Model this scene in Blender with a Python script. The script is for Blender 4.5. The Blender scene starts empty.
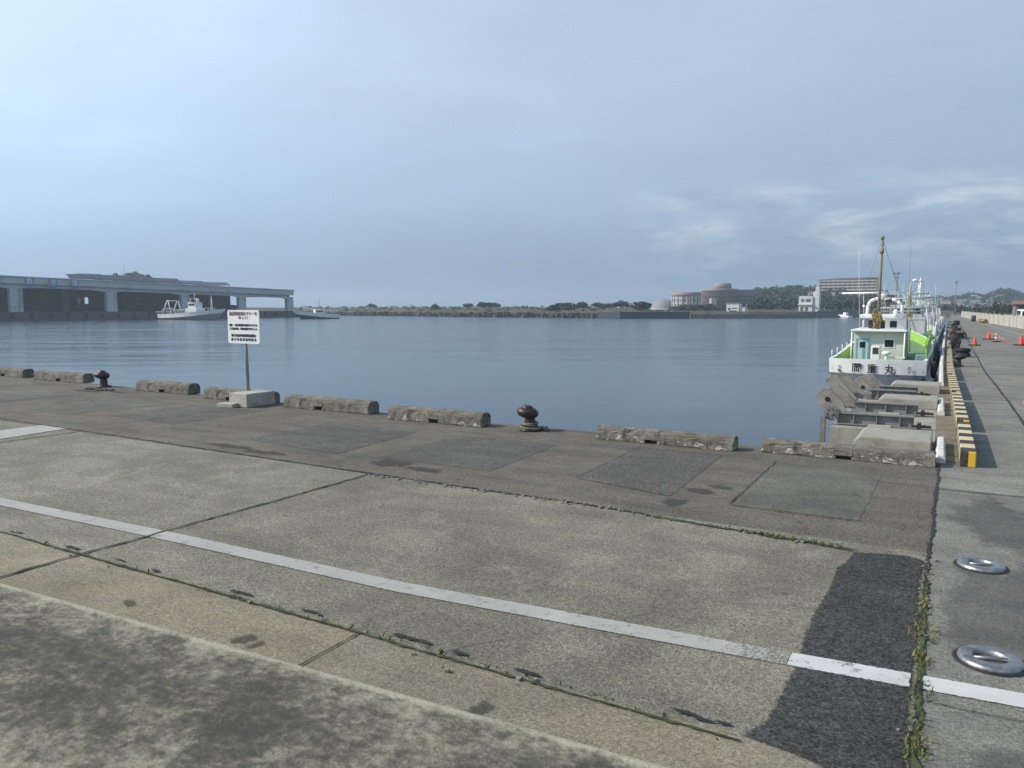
import bpy, bmesh, math, random
from mathutils import Vector, Matrix
random.seed(7)
R = math.radians
SC = bpy.context.scene
COL = SC.collection

# ---------------------------------------------------------------- camera
F, CX, CY, HOR, CAMH, YAW = 760.0, 512.0, 384.0, 308.0, 2.0, R(30)
PITCH = math.atan((CY - HOR) / F)
cd = bpy.data.cameras.new('camera')
cam = bpy.data.objects.new('camera', cd)
COL.objects.link(cam)
cam.location = (0, 0, CAMH)
cam.rotation_euler = (math.pi / 2 - PITCH, 0, YAW)
cd.sensor_width = 36
cd.lens = F / 1024 * 36
cd.clip_start = 0.05
cd.clip_end = 9000
cd.dof.use_dof = True
cd.dof.focus_distance = 14
cd.dof.aperture_fstop = 9.0
SC.camera = cam

# ---------------------------------------------------------------- light
SUN_EL = R(36)
SUN_AZ = Vector((-0.895, -0.446)).normalized()
sv = Vector((SUN_AZ.x * math.cos(SUN_EL), SUN_AZ.y * math.cos(SUN_EL), math.sin(SUN_EL)))
sd = bpy.data.lights.new('sun', 'SUN')
sd.energy = 4.5
sd.angle = R(0.7)
sd.color = (1.0, 0.91, 0.77)
sun = bpy.data.objects.new('sun', sd)
COL.objects.link(sun)
sun.rotation_euler = sv.to_track_quat('Z', 'Y').to_euler()

W = bpy.data.worlds.new('World')
SC.world = W
W.use_nodes = True
nt = W.node_tree
for n in list(nt.nodes):
    nt.nodes.remove(n)


def lin(r, g, b):
    return tuple(((c / 255) / 12.92 if c / 255 < 0.04045 else ((c / 255 + 0.055) / 1.055) ** 2.4) for c in (r, g, b)) + (1,)


def N(t, kind, **kw):
    n = t.nodes.new(kind)
    for k, v in kw.items():
        setattr(n, k, v)
    return n


def math_node(t, op, a, b=None, clamp=False):
    n = t.nodes.new('ShaderNodeMath')
    n.operation = op
    n.use_clamp = clamp
    for i, v in enumerate((a, b)):
        if v is None:
            continue
        if isinstance(v, (int, float)):
            n.inputs[i].default_value = v
        else:
            t.links.new(v, n.inputs[i])
    return n.outputs[0]


def ramp(t, fac, stops, interp='LINEAR'):
    n = t.nodes.new('ShaderNodeValToRGB')
    cr = n.color_ramp
    cr.interpolation = interp
    while len(cr.elements) < len(stops):
        cr.elements.new(0.5)
    for e, (p, c) in zip(cr.elements, stops):
        e.position = p
        e.color = c if len(c) == 4 else tuple(c) + (1,)
    t.links.new(fac, n.inputs[0])
    return n.outputs[0]


def mixc(t, fac, a, b, mode='MIX'):
    n = t.nodes.new('ShaderNodeMix')
    n.data_type = 'RGBA'
    n.blend_type = mode
    for sock, v in ((n.inputs[0], fac), (n.inputs[6], a), (n.inputs[7], b)):
        if isinstance(v, (int, float)):
            sock.default_value = v
        elif isinstance(v, (tuple, list)):
            sock.default_value = tuple(v) if len(v) == 4 else tuple(v) + (1,)
        else:
            t.links.new(v, sock)
    return n.outputs[2]


def noise(t, vec, scale, detail=4, rough=0.55, dist=0.0, mapscale=None, loc=None):
    if mapscale or loc:
        m = t.nodes.new('ShaderNodeMapping')
        if mapscale:
            m.inputs['Scale'].default_value = mapscale
        if loc:
            m.inputs['Location'].default_value = loc
        t.links.new(vec, m.inputs[0])
        vec = m.outputs[0]
    n = t.nodes.new('ShaderNodeTexNoise')
    n.inputs['Scale'].default_value = scale
    n.inputs['Detail'].default_value = detail
    n.inputs['Roughness'].default_value = rough
    n.inputs['Distortion'].default_value = dist
    t.links.new(vec, n.inputs['Vector'])
    return n.outputs['Fac']


def G(v):
    return (v, v, v, 1)


# sky: Nishita behind a thin veil of high cloud and sea haze
sky = N(nt, 'ShaderNodeTexSky', sky_type='NISHITA', sun_disc=False)
sky.sun_elevation = SUN_EL
sky.sun_rotation = math.atan2(sv.x, sv.y)
sky.dust_density = 3.0
tc = N(nt, 'ShaderNodeTexCoord')
sep = N(nt, 'ShaderNodeSeparateXYZ')
nt.links.new(tc.outputs['Generated'], sep.inputs[0])
veil = ramp(nt, sep.outputs[2], [(0.0, lin(128, 156, 186)), (0.035, lin(134, 163, 194)), (0.13, lin(168, 193, 219)),
                                  (0.27, lin(185, 207, 230)), (0.42, lin(187, 209, 231)), (0.62, lin(150, 175, 205)), (1.0, lin(120, 148, 185))])
dotn = N(nt, 'ShaderNodeVectorMath', operation='DOT_PRODUCT')
nt.links.new(tc.outputs['Generated'], dotn.inputs[0])
dotn.inputs[1].default_value = sv
glow = math_node(nt, 'MULTIPLY_ADD', dotn.outputs['Value'], 0.5)
nt.nodes[-1].inputs[2].default_value = 0.5
glowf = ramp(nt, glow, [(0.2, G(0.86)), (0.45, G(0.94)), (0.62, G(1.07)), (0.70, G(1.22)), (0.76, G(1.42)), (0.86, G(1.5)), (1.0, G(2.0))])
veil = mixc(nt, 1.0, veil, glowf, 'MULTIPLY')
# wisps of cloud, stretched flat
wn = noise(nt, tc.outputs['Generated'], 3.2, 7, 0.6, 0.4, (1.0, 1.0, 4.0), (0.3, 0.1, 0.0))
wisp = ramp(nt, wn, [(0.3, G(0.95)), (0.48, G(0.995)), (0.6, G(1.025)), (0.75, G(1.12))])
veil = mixc(nt, 1.0, veil, wisp, 'MULTIPLY')
# low cloud bank towards the town on the right
bdir = N(nt, 'ShaderNodeVectorMath', operation='DOT_PRODUCT')
nt.links.new(tc.outputs['Generated'], bdir.inputs[0])
bdir.inputs[1].default_value = Vector((math.sin(R(-5)), math.cos(R(-5)), 0.10)).normalized()
bm_ = ramp(nt, bdir.outputs['Value'], [(0.945, G(0)), (0.985, G(1))])
em = ramp(nt, sep.outputs[2], [(0.03, G(0.15)), (0.075, G(0.9)), (0.125, G(1)), (0.165, G(0))])
cn = noise(nt, tc.outputs['Generated'], 4.2, 8, 0.62, 0.5, (1.0, 1.0, 6.0), (0.62, 0.0, 0.21))
cm = ramp(nt, cn, [(0.43, G(0)), (0.54, G(1))])
cm = math_node(nt, 'MULTIPLY', cm, bm_)
cm = math_node(nt, 'MULTIPLY', cm, em)
cn2 = noise(nt, tc.outputs['Generated'], 9.0, 6, 0.6, 0.3, (1.0, 1.0, 2.6), (0.1, 0.3, 0.4))
ccol = ramp(nt, cn2, [(0.40, lin(150, 172, 196)), (0.6, lin(214, 226, 240))])
veil = mixc(nt, math_node(nt, 'MULTIPLY', cm, 0.75), veil, ccol)
veil10 = mixc(nt, 1.0, veil, G(10.0), 'MULTIPLY')
final = mixc(nt, 0.86, sky.outputs[0], veil10)
bg = N(nt, 'ShaderNodeBackground')
bg.inputs['Strength'].default_value = 0.1
nt.links.new(final, bg.inputs['Color'])
wo = N(nt, 'ShaderNodeOutputWorld')
nt.links.new(bg.outputs[0], wo.inputs['Surface'])

vs = SC.view_settings
vs.view_transform = 'Standard'
vs.look = 'None'
vs.exposure = 0.07
vs.gamma = 1.0
SC.render.engine = 'CYCLES'
SC.cycles.use_denoising = True
SC.cycles.max_bounces = 6
SC.cycles.volume_bounces = 0


# ---------------------------------------------------------------- measuring the place
def ray(px, py):
    a = (px - CX) / F
    b = (CY - py) / F
    fw = math.cos(PITCH) + b * math.sin(PITCH)
    u = b * math.cos(PITCH) - math.sin(PITCH)
    return Vector((math.cos(YAW) * a - math.sin(YAW) * fw, math.sin(YAW) * a + math.cos(YAW) * fw, u)), fw


def P(px, py, z=0.0):
    r, fw = ray(px, py)
    t = (z - CAMH) / r.z
    return Vector((r.x * t, r.y * t, z))


def D(px, py, d):
    r, fw = ray(px, py)
    t = d / fw
    return Vector((r.x * t, r.y * t, CAMH + r.z * t))


def YP(px, py, y):
    r, fw = ray(px, py)
    t = y / r.y
    return Vector((r.x * t, y, CAMH + r.z * t))


WATER = -1.1


# ---------------------------------------------------------------- mesh helpers
class MB:
    def __init__(s):
        s.bm = bmesh.new()

    def box(s, x0, x1, y0, y1, z0, z1, bevel=0.0, rot=None, at=None):
        vs_ = [s.bm.verts.new(p) for p in ((x0, y0, z0), (x1, y0, z0), (x1, y1, z0), (x0, y1, z0), (x0, y0, z1), (x1, y0, z1), (x1, y1, z1), (x0, y1, z1))]
        fs = [s.bm.faces.new([vs_[i] for i in q]) for q in ((3, 2, 1, 0), (4, 5, 6, 7), (0, 1, 5, 4), (1, 2, 6, 5), (2, 3, 7, 6), (3, 0, 4, 7))]
        if bevel:
            es = list({e for f in fs for e in f.edges})
            r_ = bmesh.ops.bevel(s.bm, geom=es, offset=bevel, segments=2, affect='EDGES', profile=0.6)
            vs_ = list({v for f in r_['faces'] for v in f.verts} | {v for v in vs_ if v.is_valid})
        if rot is not None:
            bmesh.ops.rotate(s.bm, verts=vs_, cent=at or (0, 0, 0), matrix=rot)
        return s

    def tube(s, a, b, r0, r1=None, n=8, cap=True):
        a = Vector(a)
        b = Vector(b)
        r1 = r0 if r1 is None else r1
        q = (b - a).to_track_quat('Z', 'Y')
        ra = []
        rb = []
        for i in range(n):
            c = Vector((math.cos(2 * math.pi * i / n), math.sin(2 * math.pi * i / n), 0))
            c = q @ c
            ra.append(s.bm.verts.new(a + c * r0))
            rb.append(s.bm.verts.new(b + c * r1))
        for i in range(n):
            f = s.bm.faces.new((ra[i], ra[(i + 1) % n], rb[(i + 1) % n], rb[i]))
            f.smooth = True
        if cap:
            s.bm.faces.new(ra[::-1])
            s.bm.faces.new(rb)
        return s

    def path(s, pts, r, n=8):
        for a, b in zip(pts[:-1], pts[1:]):
            s.tube(a, b, r, r, n)
        return s

    def lathe(s, prof, c=(0, 0, 0), n=24, M=None):
        rings = []
        for (r, z) in prof:
            ring = []
            for i in range(n):
                v = Vector((r * math.cos(2 * math.pi * i / n), r * math.sin(2 * math.pi * i / n), z))
                if M is not None:
                    v = M @ v
                ring.append(s.bm.verts.new(v + Vector(c)))
            rings.append(ring)
        for a, b in zip(rings[:-1], rings[1:]):
            for i in range(n):
                f = s.bm.faces.new((a[i], a[(i + 1) % n], b[(i + 1) % n], b[i]))
                f.smooth = True
        s.bm.faces.new(rings[0][::-1])
        s.bm.faces.new(rings[-1])
        return s

    def prism(s, poly, axis, a, b, bevel=0.0):
        """polygon of 2D points, extruded along axis x, y or z from a to b"""
        def pt(u, v, w):
            return {'x': (w, u, v), 'y': (u, w, v), 'z': (u, v, w)}[axis]
        A = [s.bm.verts.new(pt(u, v, a)) for u, v in poly]
        B = [s.bm.verts.new(pt(u, v, b)) for u, v in poly]
        n = len(poly)
        fs = [s.bm.faces.new(A[::-1]), s.bm.faces.new(B)]
        for i in range(n):
            fs.append(s.bm.faces.new((A[i], A[(i + 1) % n], B[(i + 1) % n], B[i])))
        if bevel:
            es = list({e for f in fs for e in f.edges})
            bmesh.ops.bevel(s.bm, geom=es, offset=bevel, segments=2, affect='EDGES', profile=0.6)
        return s

    def face(s, pts, smooth=False):
        f = s.bm.faces.new([s.bm.verts.new(p) for p in pts])
        f.smooth = smooth
        return s

    def torus(s, c, R0, r, n=24, m=10, M=None, sq=1.0):
        rings = []
        for i in range(n):
            a = 2 * math.pi * i / n
            ring = []
            for j in range(m):
                b = 2 * math.pi * j / m
                v = Vector(((R0 + r * math.cos(b)) * math.cos(a), (R0 + r * math.cos(b)) * math.sin(a), r * sq * math.sin(b)))
                if M is not None:
                    v = M @ v
                ring.append(s.bm.verts.new(v + Vector(c)))
            rings.append(ring)
        for i in range(n):
            A = rings[i]
            B = rings[(i + 1) % n]
            for j in range(m):
                f = s.bm.faces.new((A[j], B[j], B[(j + 1) % m], A[(j + 1) % m]))
                f.smooth = True
        return s

    def build(s, name, mat, parent=None, label=None, cat=None, group=None, kind=None, loc=None, recalc=True):
        if recalc:
            bmesh.ops.recalc_face_normals(s.bm, faces=s.bm.faces)
        me = bpy.data.meshes.new(name)
        s.bm.to_mesh(me)
        s.bm.free()
        for m in (mat if isinstance(mat, (list, tuple)) else [mat]):
            me.materials.append(m)
        o = bpy.data.objects.new(name, me)
        COL.objects.link(o)
        if parent is not None:
            o.parent = parent
        if loc is not None:
            o.location = loc
        tag(o, label, cat, group, kind)
        return o


def tag(o, label=None, cat=None, group=None, kind=None):
    for k, v in (('label', label), ('category', cat), ('group', group), ('kind', kind)):
        if v:
            o[k] = v
    return o


def thing(name, label, cat, loc=(0, 0, 0), rz=0.0, group=None):
    o = bpy.data.objects.new(name, None)
    o.empty_display_size = 0.2
    COL.objects.link(o)
    o.location = loc
    o.rotation_euler = (0, 0, rz)
    return tag(o, label, cat, group)


def children(o):
    return [c for c in bpy.data.objects if c.parent == o]


def copy_tree(o, parent=None):
    c = o.copy()
    COL.objects.link(c)
    if parent is not None:
        c.parent = parent
    for ch in children(o):
        copy_tree(ch, c)
    return c


# ---------------------------------------------------------------- materials
def new_mat(name):
    m = bpy.data.materials.new(name)
    m.use_nodes = True
    t = m.node_tree
    bs = t.nodes['Principled BSDF']
    return m, t, bs


def mat(name, col, rough=0.7, var=0.25, scale=3.0, bump=0.0, metal=0.0, dirt=None, dirt_amt=0.4, bscale=40.0, spec=0.4):
    m, t, bs = new_mat(name)
    tcn = N(t, 'ShaderNodeTexCoord')
    v = tcn.outputs['Object']
    n1 = noise(t, v, scale, 6, 0.6)
    n2 = noise(t, v, scale * 9, 4, 0.6)
    f = math_node(t, 'MULTIPLY_ADD', n2, 0.4)
    t.nodes[-1].inputs[2].default_value = 0.0
    f = math_node(t, 'ADD', f, math_node(t, 'MULTIPLY', n1, 0.6))
    lo = tuple(c * (1 - var) for c in col[:3])
    hi = tuple(min(1, c * (1 + var)) for c in col[:3])
    c = ramp(t, f, [(0.3, lo), (0.7, hi)])
    if dirt:
        n3 = noise(t, v, scale * 0.8, 7, 0.65, 0.5, None, (3.1, 1.7, 0.4))
        dm = ramp(t, n3, [(0.5, G(0)), (0.68, G(1))])
        c = mixc(t, math_node(t, 'MULTIPLY', dm, dirt_amt), c, dirt)
    t.links.new(c, bs.inputs['Base Color'])
    bs.inputs['Roughness'].default_value = rough
    bs.inputs['Metallic'].default_value = metal
    bs.inputs['Specular IOR Level'].default_value = spec
    if bump:
        b = N(t, 'ShaderNodeBump')
        b.inputs['Strength'].default_value = bump
        b.inputs['Distance'].default_value = 0.01
        t.links.new(noise(t, v, bscale, 5, 0.6), b.inputs['Height'])
        t.links.new(b.outputs[0], bs.inputs['Normal'])
    return m


def concrete(name, col, stain, speck=0.35, stain_amt=0.5, warm=None, sc=1.0, bump=0.35, light=None):
    """pavement concrete in metres: broad stains, streaks, patches, aggregate speckle, pits and hairline cracks"""
    m, t, bs = new_mat(name)
    v = N(t, 'ShaderNodeTexCoord').outputs['Object']
    big = noise(t, v, 0.45 * sc, 7, 0.62, 0.8)
    mid = noise(t, v, 2.3 * sc, 6, 0.65, 0.3)
    streak = noise(t, v, 1.0, 5, 0.6, 0.4, (0.5, 2.6, 1.0))
    fine = noise(t, v, 55, 5, 0.75)
    grit = noise(t, v, 190, 2, 0.6)
    base = ramp(t, big, [(0.30, tuple(c * 0.74 for c in col)), (0.5, col), (0.70, tuple(c * 1.26 for c in col))])
    if warm:
        wv = noise(t, v, 0.9 * sc, 5, 0.6, 0.3, None, (7.3, 2.1, 0))
        base = mixc(t, ramp(t, wv, [(0.4, G(0)), (0.65, G(0.8))]), base, warm)
    base = mixc(t, 1.0, base, ramp(t, mid, [(0.3, G(0.82)), (0.7, G(1.14))]), 'MULTIPLY')
    sm = ramp(t, streak, [(0.48, G(0)), (0.7, G(stain_amt))])
    base = mixc(t, sm, base, stain)
    # worn pale areas
    if light:
        lv = noise(t, v, 1.4, 6, 0.7, 0.6, None, (1.3, 9.1, 0))
        base = mixc(t, ramp(t, lv, [(0.52, G(0)), (0.72, G(0.6))]), base, light)
    sp = ramp(t, fine, [(0.33, G(1 - speck * 1.25)), (0.5, G(1.0)), (0.67, G(1 + speck * 1.3))])
    base = mixc(t, 1.0, base, sp, 'MULTIPLY')
    grain = noise(t, v, 22, 5, 0.7, 0, None, (2, 5, 1))
    base = mixc(t, 1.0, base, ramp(t, grain, [(0.33, G(1 - speck * 0.5)), (0.67, G(1 + speck * 0.5))]), 'MULTIPLY')
    gp = ramp(t, grit, [(0.33, G(1 - speck * 1.1)), (0.67, G(1 + speck * 1.1))])
    base = mixc(t, 1.0, base, gp, 'MULTIPLY')
    # dark spots (old gum, oil drips)
    vo = N(t, 'ShaderNodeTexVoronoi')
    vo.inputs['Scale'].default_value = 1.7
    t.links.new(v, vo.inputs['Vector'])
    spot = ramp(t, vo.outputs['Distance'], [(0.02, G(0.55)), (0.075, G(0))])
    base = mixc(t, spot, base, tuple(c * 0.45 for c in stain))
    # hairline cracks
    wob = N(t, 'ShaderNodeMixRGB')
    wob.inputs[0].default_value = 0.12
    t.links.new(v, wob.inputs[1])
    wn_ = N(t, 'ShaderNodeTexNoise')
    wn_.inputs['Scale'].default_value = 2.5
    wn_.inputs['Detail'].default_value = 6
    t.links.new(v, wn_.inputs['Vector'])
    t.links.new(wn_.outputs['Color'], wob.inputs[2])
    vc = N(t, 'ShaderNodeTexVoronoi')
    vc.feature = 'DISTANCE_TO_EDGE'
    vc.inputs['Scale'].default_value = 0.38
    t.links.new(wob.outputs[0], vc.inputs['Vector'])
    ck = ramp(t, vc.outputs['Distance'], [(0.0, G(0.45)), (0.0022, G(0))])
    gate = ramp(t, noise(t, v, 0.55, 3, 0.5, 0, None, (4, 4, 4)), [(0.56, G(0)), (0.62, G(1))])
    ck = math_node(t, 'MULTIPLY', ck, gate)
    base = mixc(t, ck, base, tuple(c * 0.3 for c in stain))
    t.links.new(base, bs.inputs['Base Color'])
    bs.inputs['Roughness'].default_value = 0.9
    bs.inputs['Specular IOR Level'].default_value = 0.25
    b = N(t, 'ShaderNodeBump')
    b.inputs['Strength'].default_value = bump
    b.inputs['Distance'].default_value = 0.012
    h = math_node(t, 'ADD', math_node(t, 'MULTIPLY', fine, 0.7), math_node(t, 'MULTIPLY', grit, 0.3))
    t.links.new(h, b.inputs['Height'])
    t.links.new(b.outputs[0], bs.inputs['Normal'])
    return m


def paint_worn(name, col, under, wear=0.5, scale=9.0, alpha_break=None):
    m, t, bs = new_mat(name)
    v = N(t, 'ShaderNodeTexCoord').outputs['Object']
    n1 = noise(t, v, scale, 7, 0.7, 0.3)
    n2 = noise(t, v, 70, 4, 0.7)
    f = math_node(t, 'ADD', math_node(t, 'MULTIPLY', n1, 0.65), math_node(t, 'MULTIPLY', n2, 0.35))
    k = ramp(t, f, [(wear - 0.06, G(1)), (wear + 0.04, G(0))])
    c = mixc(t, 1.0, col, ramp(t, noise(t, v, 2.0, 6, 0.65), [(0.3, G(0.82)), (0.7, G(1.05))]), 'MULTIPLY')
    c = mixc(t, k, c, under)
    t.links.new(c, bs.inputs['Base Color'])
    bs.inputs['Roughness'].default_value = 0.75
    return m


M = {}
M['main'] = concrete('slab_concrete', (0.180, 0.167, 0.128), (0.105, 0.098, 0.08), 0.55, 0.45, light=(0.29, 0.27, 0.212))
M['inner'] = concrete('inner_concrete', (0.232, 0.210, 0.152), (0.14, 0.126, 0.092), 0.42, 0.45, warm=(0.24, 0.205, 0.145))
M['apron'] = concrete('apron_concrete', (0.130, 0.117, 0.095), (0.062, 0.058, 0.052), 0.6, 0.6, warm=(0.135, 0.112, 0.088), light=(0.16, 0.148, 0.12))
M['road'] = concrete('road_concrete', (0.190, 0.185, 0.157), (0.095, 0.095, 0.09), 0.42, 0.6, light=(0.29, 0.282, 0.24))
M['patch'] = concrete('patch_concrete', (0.130, 0.123, 0.108), (0.078, 0.076, 0.072), 0.55, 0.5)
M['patch_pale'] = concrete('pale_patch_concrete', (0.148, 0.144, 0.122), (0.10, 0.098, 0.09), 0.4, 0.4)
M['asphalt'] = concrete('asphalt', (0.056, 0.057, 0.054), (0.034, 0.035, 0.035), 0.8, 0.4, bump=0.8)
M['white_line'] = paint_worn('white_road_paint', (0.37, 0.365, 0.33, 1), (0.17, 0.165, 0.145, 1), 0.43)
M['white_line2'] = paint_worn('white_road_paint_new', (0.56, 0.56, 0.54, 1), (0.06, 0.063, 0.066, 1), 0.43)
M['white_line3'] = paint_worn('white_road_paint_clean', (0.56, 0.56, 0.54, 1), (0.2, 0.2, 0.19, 1), 0.36)
M['tar'] = mat('tar_seam', (0.022, 0.024, 0.028), 0.75, 0.4, 8, 0.4)
M['joint'] = mat('joint_dirt', (0.030, 0.031, 0.026), 0.95, 0.5, 14, 0.4)
M['moss'] = mat('moss_green', (0.060, 0.075, 0.025), 0.95, 0.6, 11, 0.5)
M['weed'] = mat('weed_green', (0.075, 0.115, 0.03), 0.8, 0.5, 6)
M['weed_dry'] = mat('weed_dry', (0.20, 0.17, 0.055), 0.85, 0.5, 6)
M['rubble'] = mat('broken_concrete', (0.21, 0.20, 0.18), 0.95, 0.4, 15, 0.4)
M['block'] = mat('block_concrete', (0.30, 0.285, 0.24), 0.9, 0.2, 3, 0.5, dirt=(0.16, 0.15, 0.125, 1), dirt_amt=0.6)
M['block_pale'] = mat('pale_block_concrete', (0.40, 0.385, 0.33), 0.9, 0.2, 5, 0.5, dirt=(0.2, 0.19, 0.16, 1), dirt_amt=0.6)
M['quay_face'] = mat('quay_face', (0.17, 0.165, 0.15), 0.9, 0.3, 1.2, 0.4, dirt=(0.05, 0.052, 0.045, 1), dirt_amt=0.8)
M['rust_iron'] = mat('rusty_iron', (0.060, 0.040, 0.036), 0.42, 0.4, 8, 0.25, metal=0.55, dirt=(0.10, 0.045, 0.028, 1), dirt_amt=0.6)
M['dark_iron'] = mat('dark_iron', (0.035, 0.033, 0.034), 0.55, 0.4, 8, 0.25, metal=0.3, dirt=(0.08, 0.05, 0.04, 1))
M['galv'] = mat('galvanised_steel', (0.25, 0.255, 0.26), 0.5, 0.2, 5, 0.1, metal=0.5)
M['beam_steel'] = mat('grey_painted_steel', (0.20, 0.20, 0.195), 0.7, 0.25, 4, 0.2, dirt=(0.13, 0.10, 0.075, 1), dirt_amt=0.5)
M['plate_steel'] = mat('weathered_plate', (0.27, 0.255, 0.225), 0.8, 0.25, 4, 0.3, dirt=(0.10, 0.085, 0.07, 1), dirt_amt=0.6)
M['chrome'] = mat('polished_steel', (0.34, 0.34, 0.335), 0.42, 0.35, 20, 0.3, metal=0.85, dirt=(0.12, 0.105, 0.09, 1), dirt_amt=0.7)
M['rubber'] = mat('black_rubber', (0.018, 0.018, 0.019), 0.75, 0.3, 8, 0.3)
M['orange'] = mat('red_cone_plastic', (0.62, 0.045, 0.02), 0.5, 0.15, 6)
M['orange2'] = mat('orange_plastic', (0.70, 0.16, 0.04), 0.5, 0.15, 6)
M['white'] = mat('white_boat_paint', (0.80, 0.81, 0.79), 0.45, 0.06, 2, 0, dirt=(0.55, 0.50, 0.42, 1), dirt_amt=0.4)
M['white_dull'] = mat('weathered_white_paint', (0.50, 0.53, 0.52), 0.6, 0.2, 1.2, 0, dirt=(0.26, 0.25, 0.21, 1), dirt_amt=0.6)
M['cream'] = mat('cream_cabin_paint', (0.56, 0.58, 0.52), 0.55, 0.10, 2, 0, dirt=(0.40, 0.38, 0.30, 1), dirt_amt=0.4)
M['green'] = mat('bright_green_paint', (0.27, 0.50, 0.09), 0.55, 0.2, 3, 0)
M['green_deck'] = mat('green_deck_paint', (0.14, 0.24, 0.12), 0.7, 0.2, 3, 0)
M['hull_grey'] = mat('blue_grey_hull', (0.16, 0.19, 0.23), 0.5, 0.15, 2, 0, dirt=(0.12, 0.11, 0.10, 1))
M['hull_blue'] = mat('dark_blue_hull', (0.03, 0.06, 0.13), 0.5, 0.2, 2)
M['teal'] = mat('teal_paint', (0.16, 0.36, 0.40), 0.5, 0.15, 3)
M['glass'] = mat('dark_glass', (0.018, 0.026, 0.035), 0.12, 0.2, 2, spec=0.6)
M['wood'] = mat('bleached_wood', (0.22, 0.195, 0.15), 0.8, 0.3, 6)
M['yellowwood'] = mat('yellow_mast_paint', (0.42, 0.32, 0.15), 0.7, 0.2, 4)
M['rope'] = mat('brown_rope', (0.27, 0.19, 0.08), 0.95, 0.4, 12, 0.5)
M['dark'] = mat('dark_gear', (0.04, 0.045, 0.05), 0.7, 0.4, 5)
M['black'] = mat('black_lettering', (0.015, 0.015, 0.018), 0.6, 0.1, 5)
M['red'] = mat('dull_red_lettering', (0.22, 0.11, 0.10), 0.6, 0.1, 5)
M['sign_white'] = mat('sign_face', (0.76, 0.77, 0.75), 0.5, 0.05, 3, dirt=(0.55, 0.54, 0.5, 1), dirt_amt=0.3)
M['blue_sign'] = mat('blue_sign_board', (0.08, 0.22, 0.42), 0.5, 0.1, 3)
M['market'] = mat('market_concrete', (0.52, 0.54, 0.55), 0.9, 0.12, 0.3, 0, dirt=(0.22, 0.22, 0.215, 1), dirt_amt=0.5)
M['market_shade'] = mat('market_interior_shade', (0.026, 0.042, 0.064), 0.9, 0.3, 0.2)  # near-black navy: the hall's shade and bluish haze put into the colour
M['solar'] = mat('solar_panel', (0.05, 0.055, 0.07), 0.35, 0.2, 1)
M['bldg_white'] = mat('white_wall', (0.62, 0.62, 0.60), 0.8, 0.08, 0.3, 0, dirt=(0.45, 0.44, 0.42, 1))
M['bldg_cream'] = mat('cream_wall', (0.43, 0.40, 0.35), 0.85, 0.10, 0.3)
M['bldg_pink'] = mat('pinkish_brown_wall', (0.30, 0.23, 0.20), 0.85, 0.12, 0.3)
M['bldg_grey'] = mat('grey_wall', (0.17, 0.165, 0.17), 0.85, 0.15, 0.3)
M['grey_roof'] = mat('grey_roof', (0.24, 0.235, 0.24), 0.8, 0.15, 0.4)
M['red_roof'] = mat('red_roof', (0.21, 0.115, 0.092), 0.8, 0.15, 0.6)
M['tile_roof'] = mat('dark_tile_roof', (0.09, 0.09, 0.095), 0.7, 0.2, 0.6)
M['wall_pale'] = mat('pale_wall_concrete', (0.43, 0.41, 0.36), 0.9, 0.15, 0.7, 0.2, dirt=(0.25, 0.24, 0.21, 1), dirt_amt=0.6)
M['rock'] = mat('rocky_shore', (0.06, 0.055, 0.05), 0.95, 0.5, 0.6, 0.6, bscale=3)
M['net'] = mat('teal_netting', (0.07, 0.20, 0.19), 0.9, 0.3, 1)
M['bark'] = mat('bark', (0.09, 0.07, 0.05), 0.95, 0.3, 3)
M['leaf'] = mat('leaf_dark_green', (0.032, 0.055, 0.022), 0.8, 0.6, 0.35)
M['leaf2'] = mat('leaf_mid_green', (0.050, 0.075, 0.026), 0.8, 0.6, 0.25)
M['crane'] = mat('grey_mast', (0.22, 0.23, 0.24), 0.6, 0.1, 2)


def wheel_stop_mat(name, paint):
    m, t, bs = new_mat(name)
    v = N(t, 'ShaderNodeTexCoord').outputs['Object']
    g = N(t, 'ShaderNodeNewGeometry')
    s = N(t, 'ShaderNodeSeparateXYZ')
    t.links.new(v, s.inputs[0])
    n1 = noise(t, v, 4, 7, 0.7, 0.3)
    n2 = noise(t, v, 40, 5, 0.7)
    c = ramp(t, n1, [(0.3, (0.078, 0.071, 0.057)), (0.5, (0.165, 0.150, 0.122)), (0.7, (0.25, 0.233, 0.195))])
    c = mixc(t, 1.0, c, ramp(t, n2, [(0.3, G(0.6)), (0.7, G(1.35))]), 'MULTIPLY')
    # flaking remains of white paint low on the faces
    pn = noise(t, v, 7.5, 7, 0.7, 0.6, (0.7, 1.0, 1.4), (5.0, 2.0, 1.0))
    zz = math_node(t, 'SUBTRACT', ramp(t, s.outputs[2], [(0.0, G(0.32)), (0.08, G(0.27)), (0.16, G(0.0))]), 0.26)
    pk = ramp(t, math_node(t, 'ADD', pn, zz), [(0.575, G(0)), (0.605, G(1))])
    c = mixc(t, math_node(t, 'MULTIPLY', pk, paint), c, (0.50, 0.48, 0.43))
    dk = ramp(t, noise(t, v, 5.5, 6, 0.7, 0.5, None, (9.0, 1.0, 3.0)), [(0.58, G(0)), (0.66, G(0.85))])
    c = mixc(t, dk, c, (0.035, 0.033, 0.03))
    t.links.new(c, bs.inputs['Base Color'])
    bs.inputs['Roughness'].default_value = 0.95
    b = N(t, 'ShaderNodeBump')
    b.inputs['Strength'].default_value = 0.8
    b.inputs['Distance'].default_value = 0.02
    t.links.new(noise(t, v, 30, 6, 0.7), b.inputs['Height'])
    t.links.new(b.outputs[0], bs.inputs['Normal'])
    return m


M['stop'] = wheel_stop_mat('wheel_stop_concrete', 1.0)
M['stop_bare'] = wheel_stop_mat('bare_wheel_stop_concrete', 0.18)


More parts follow.
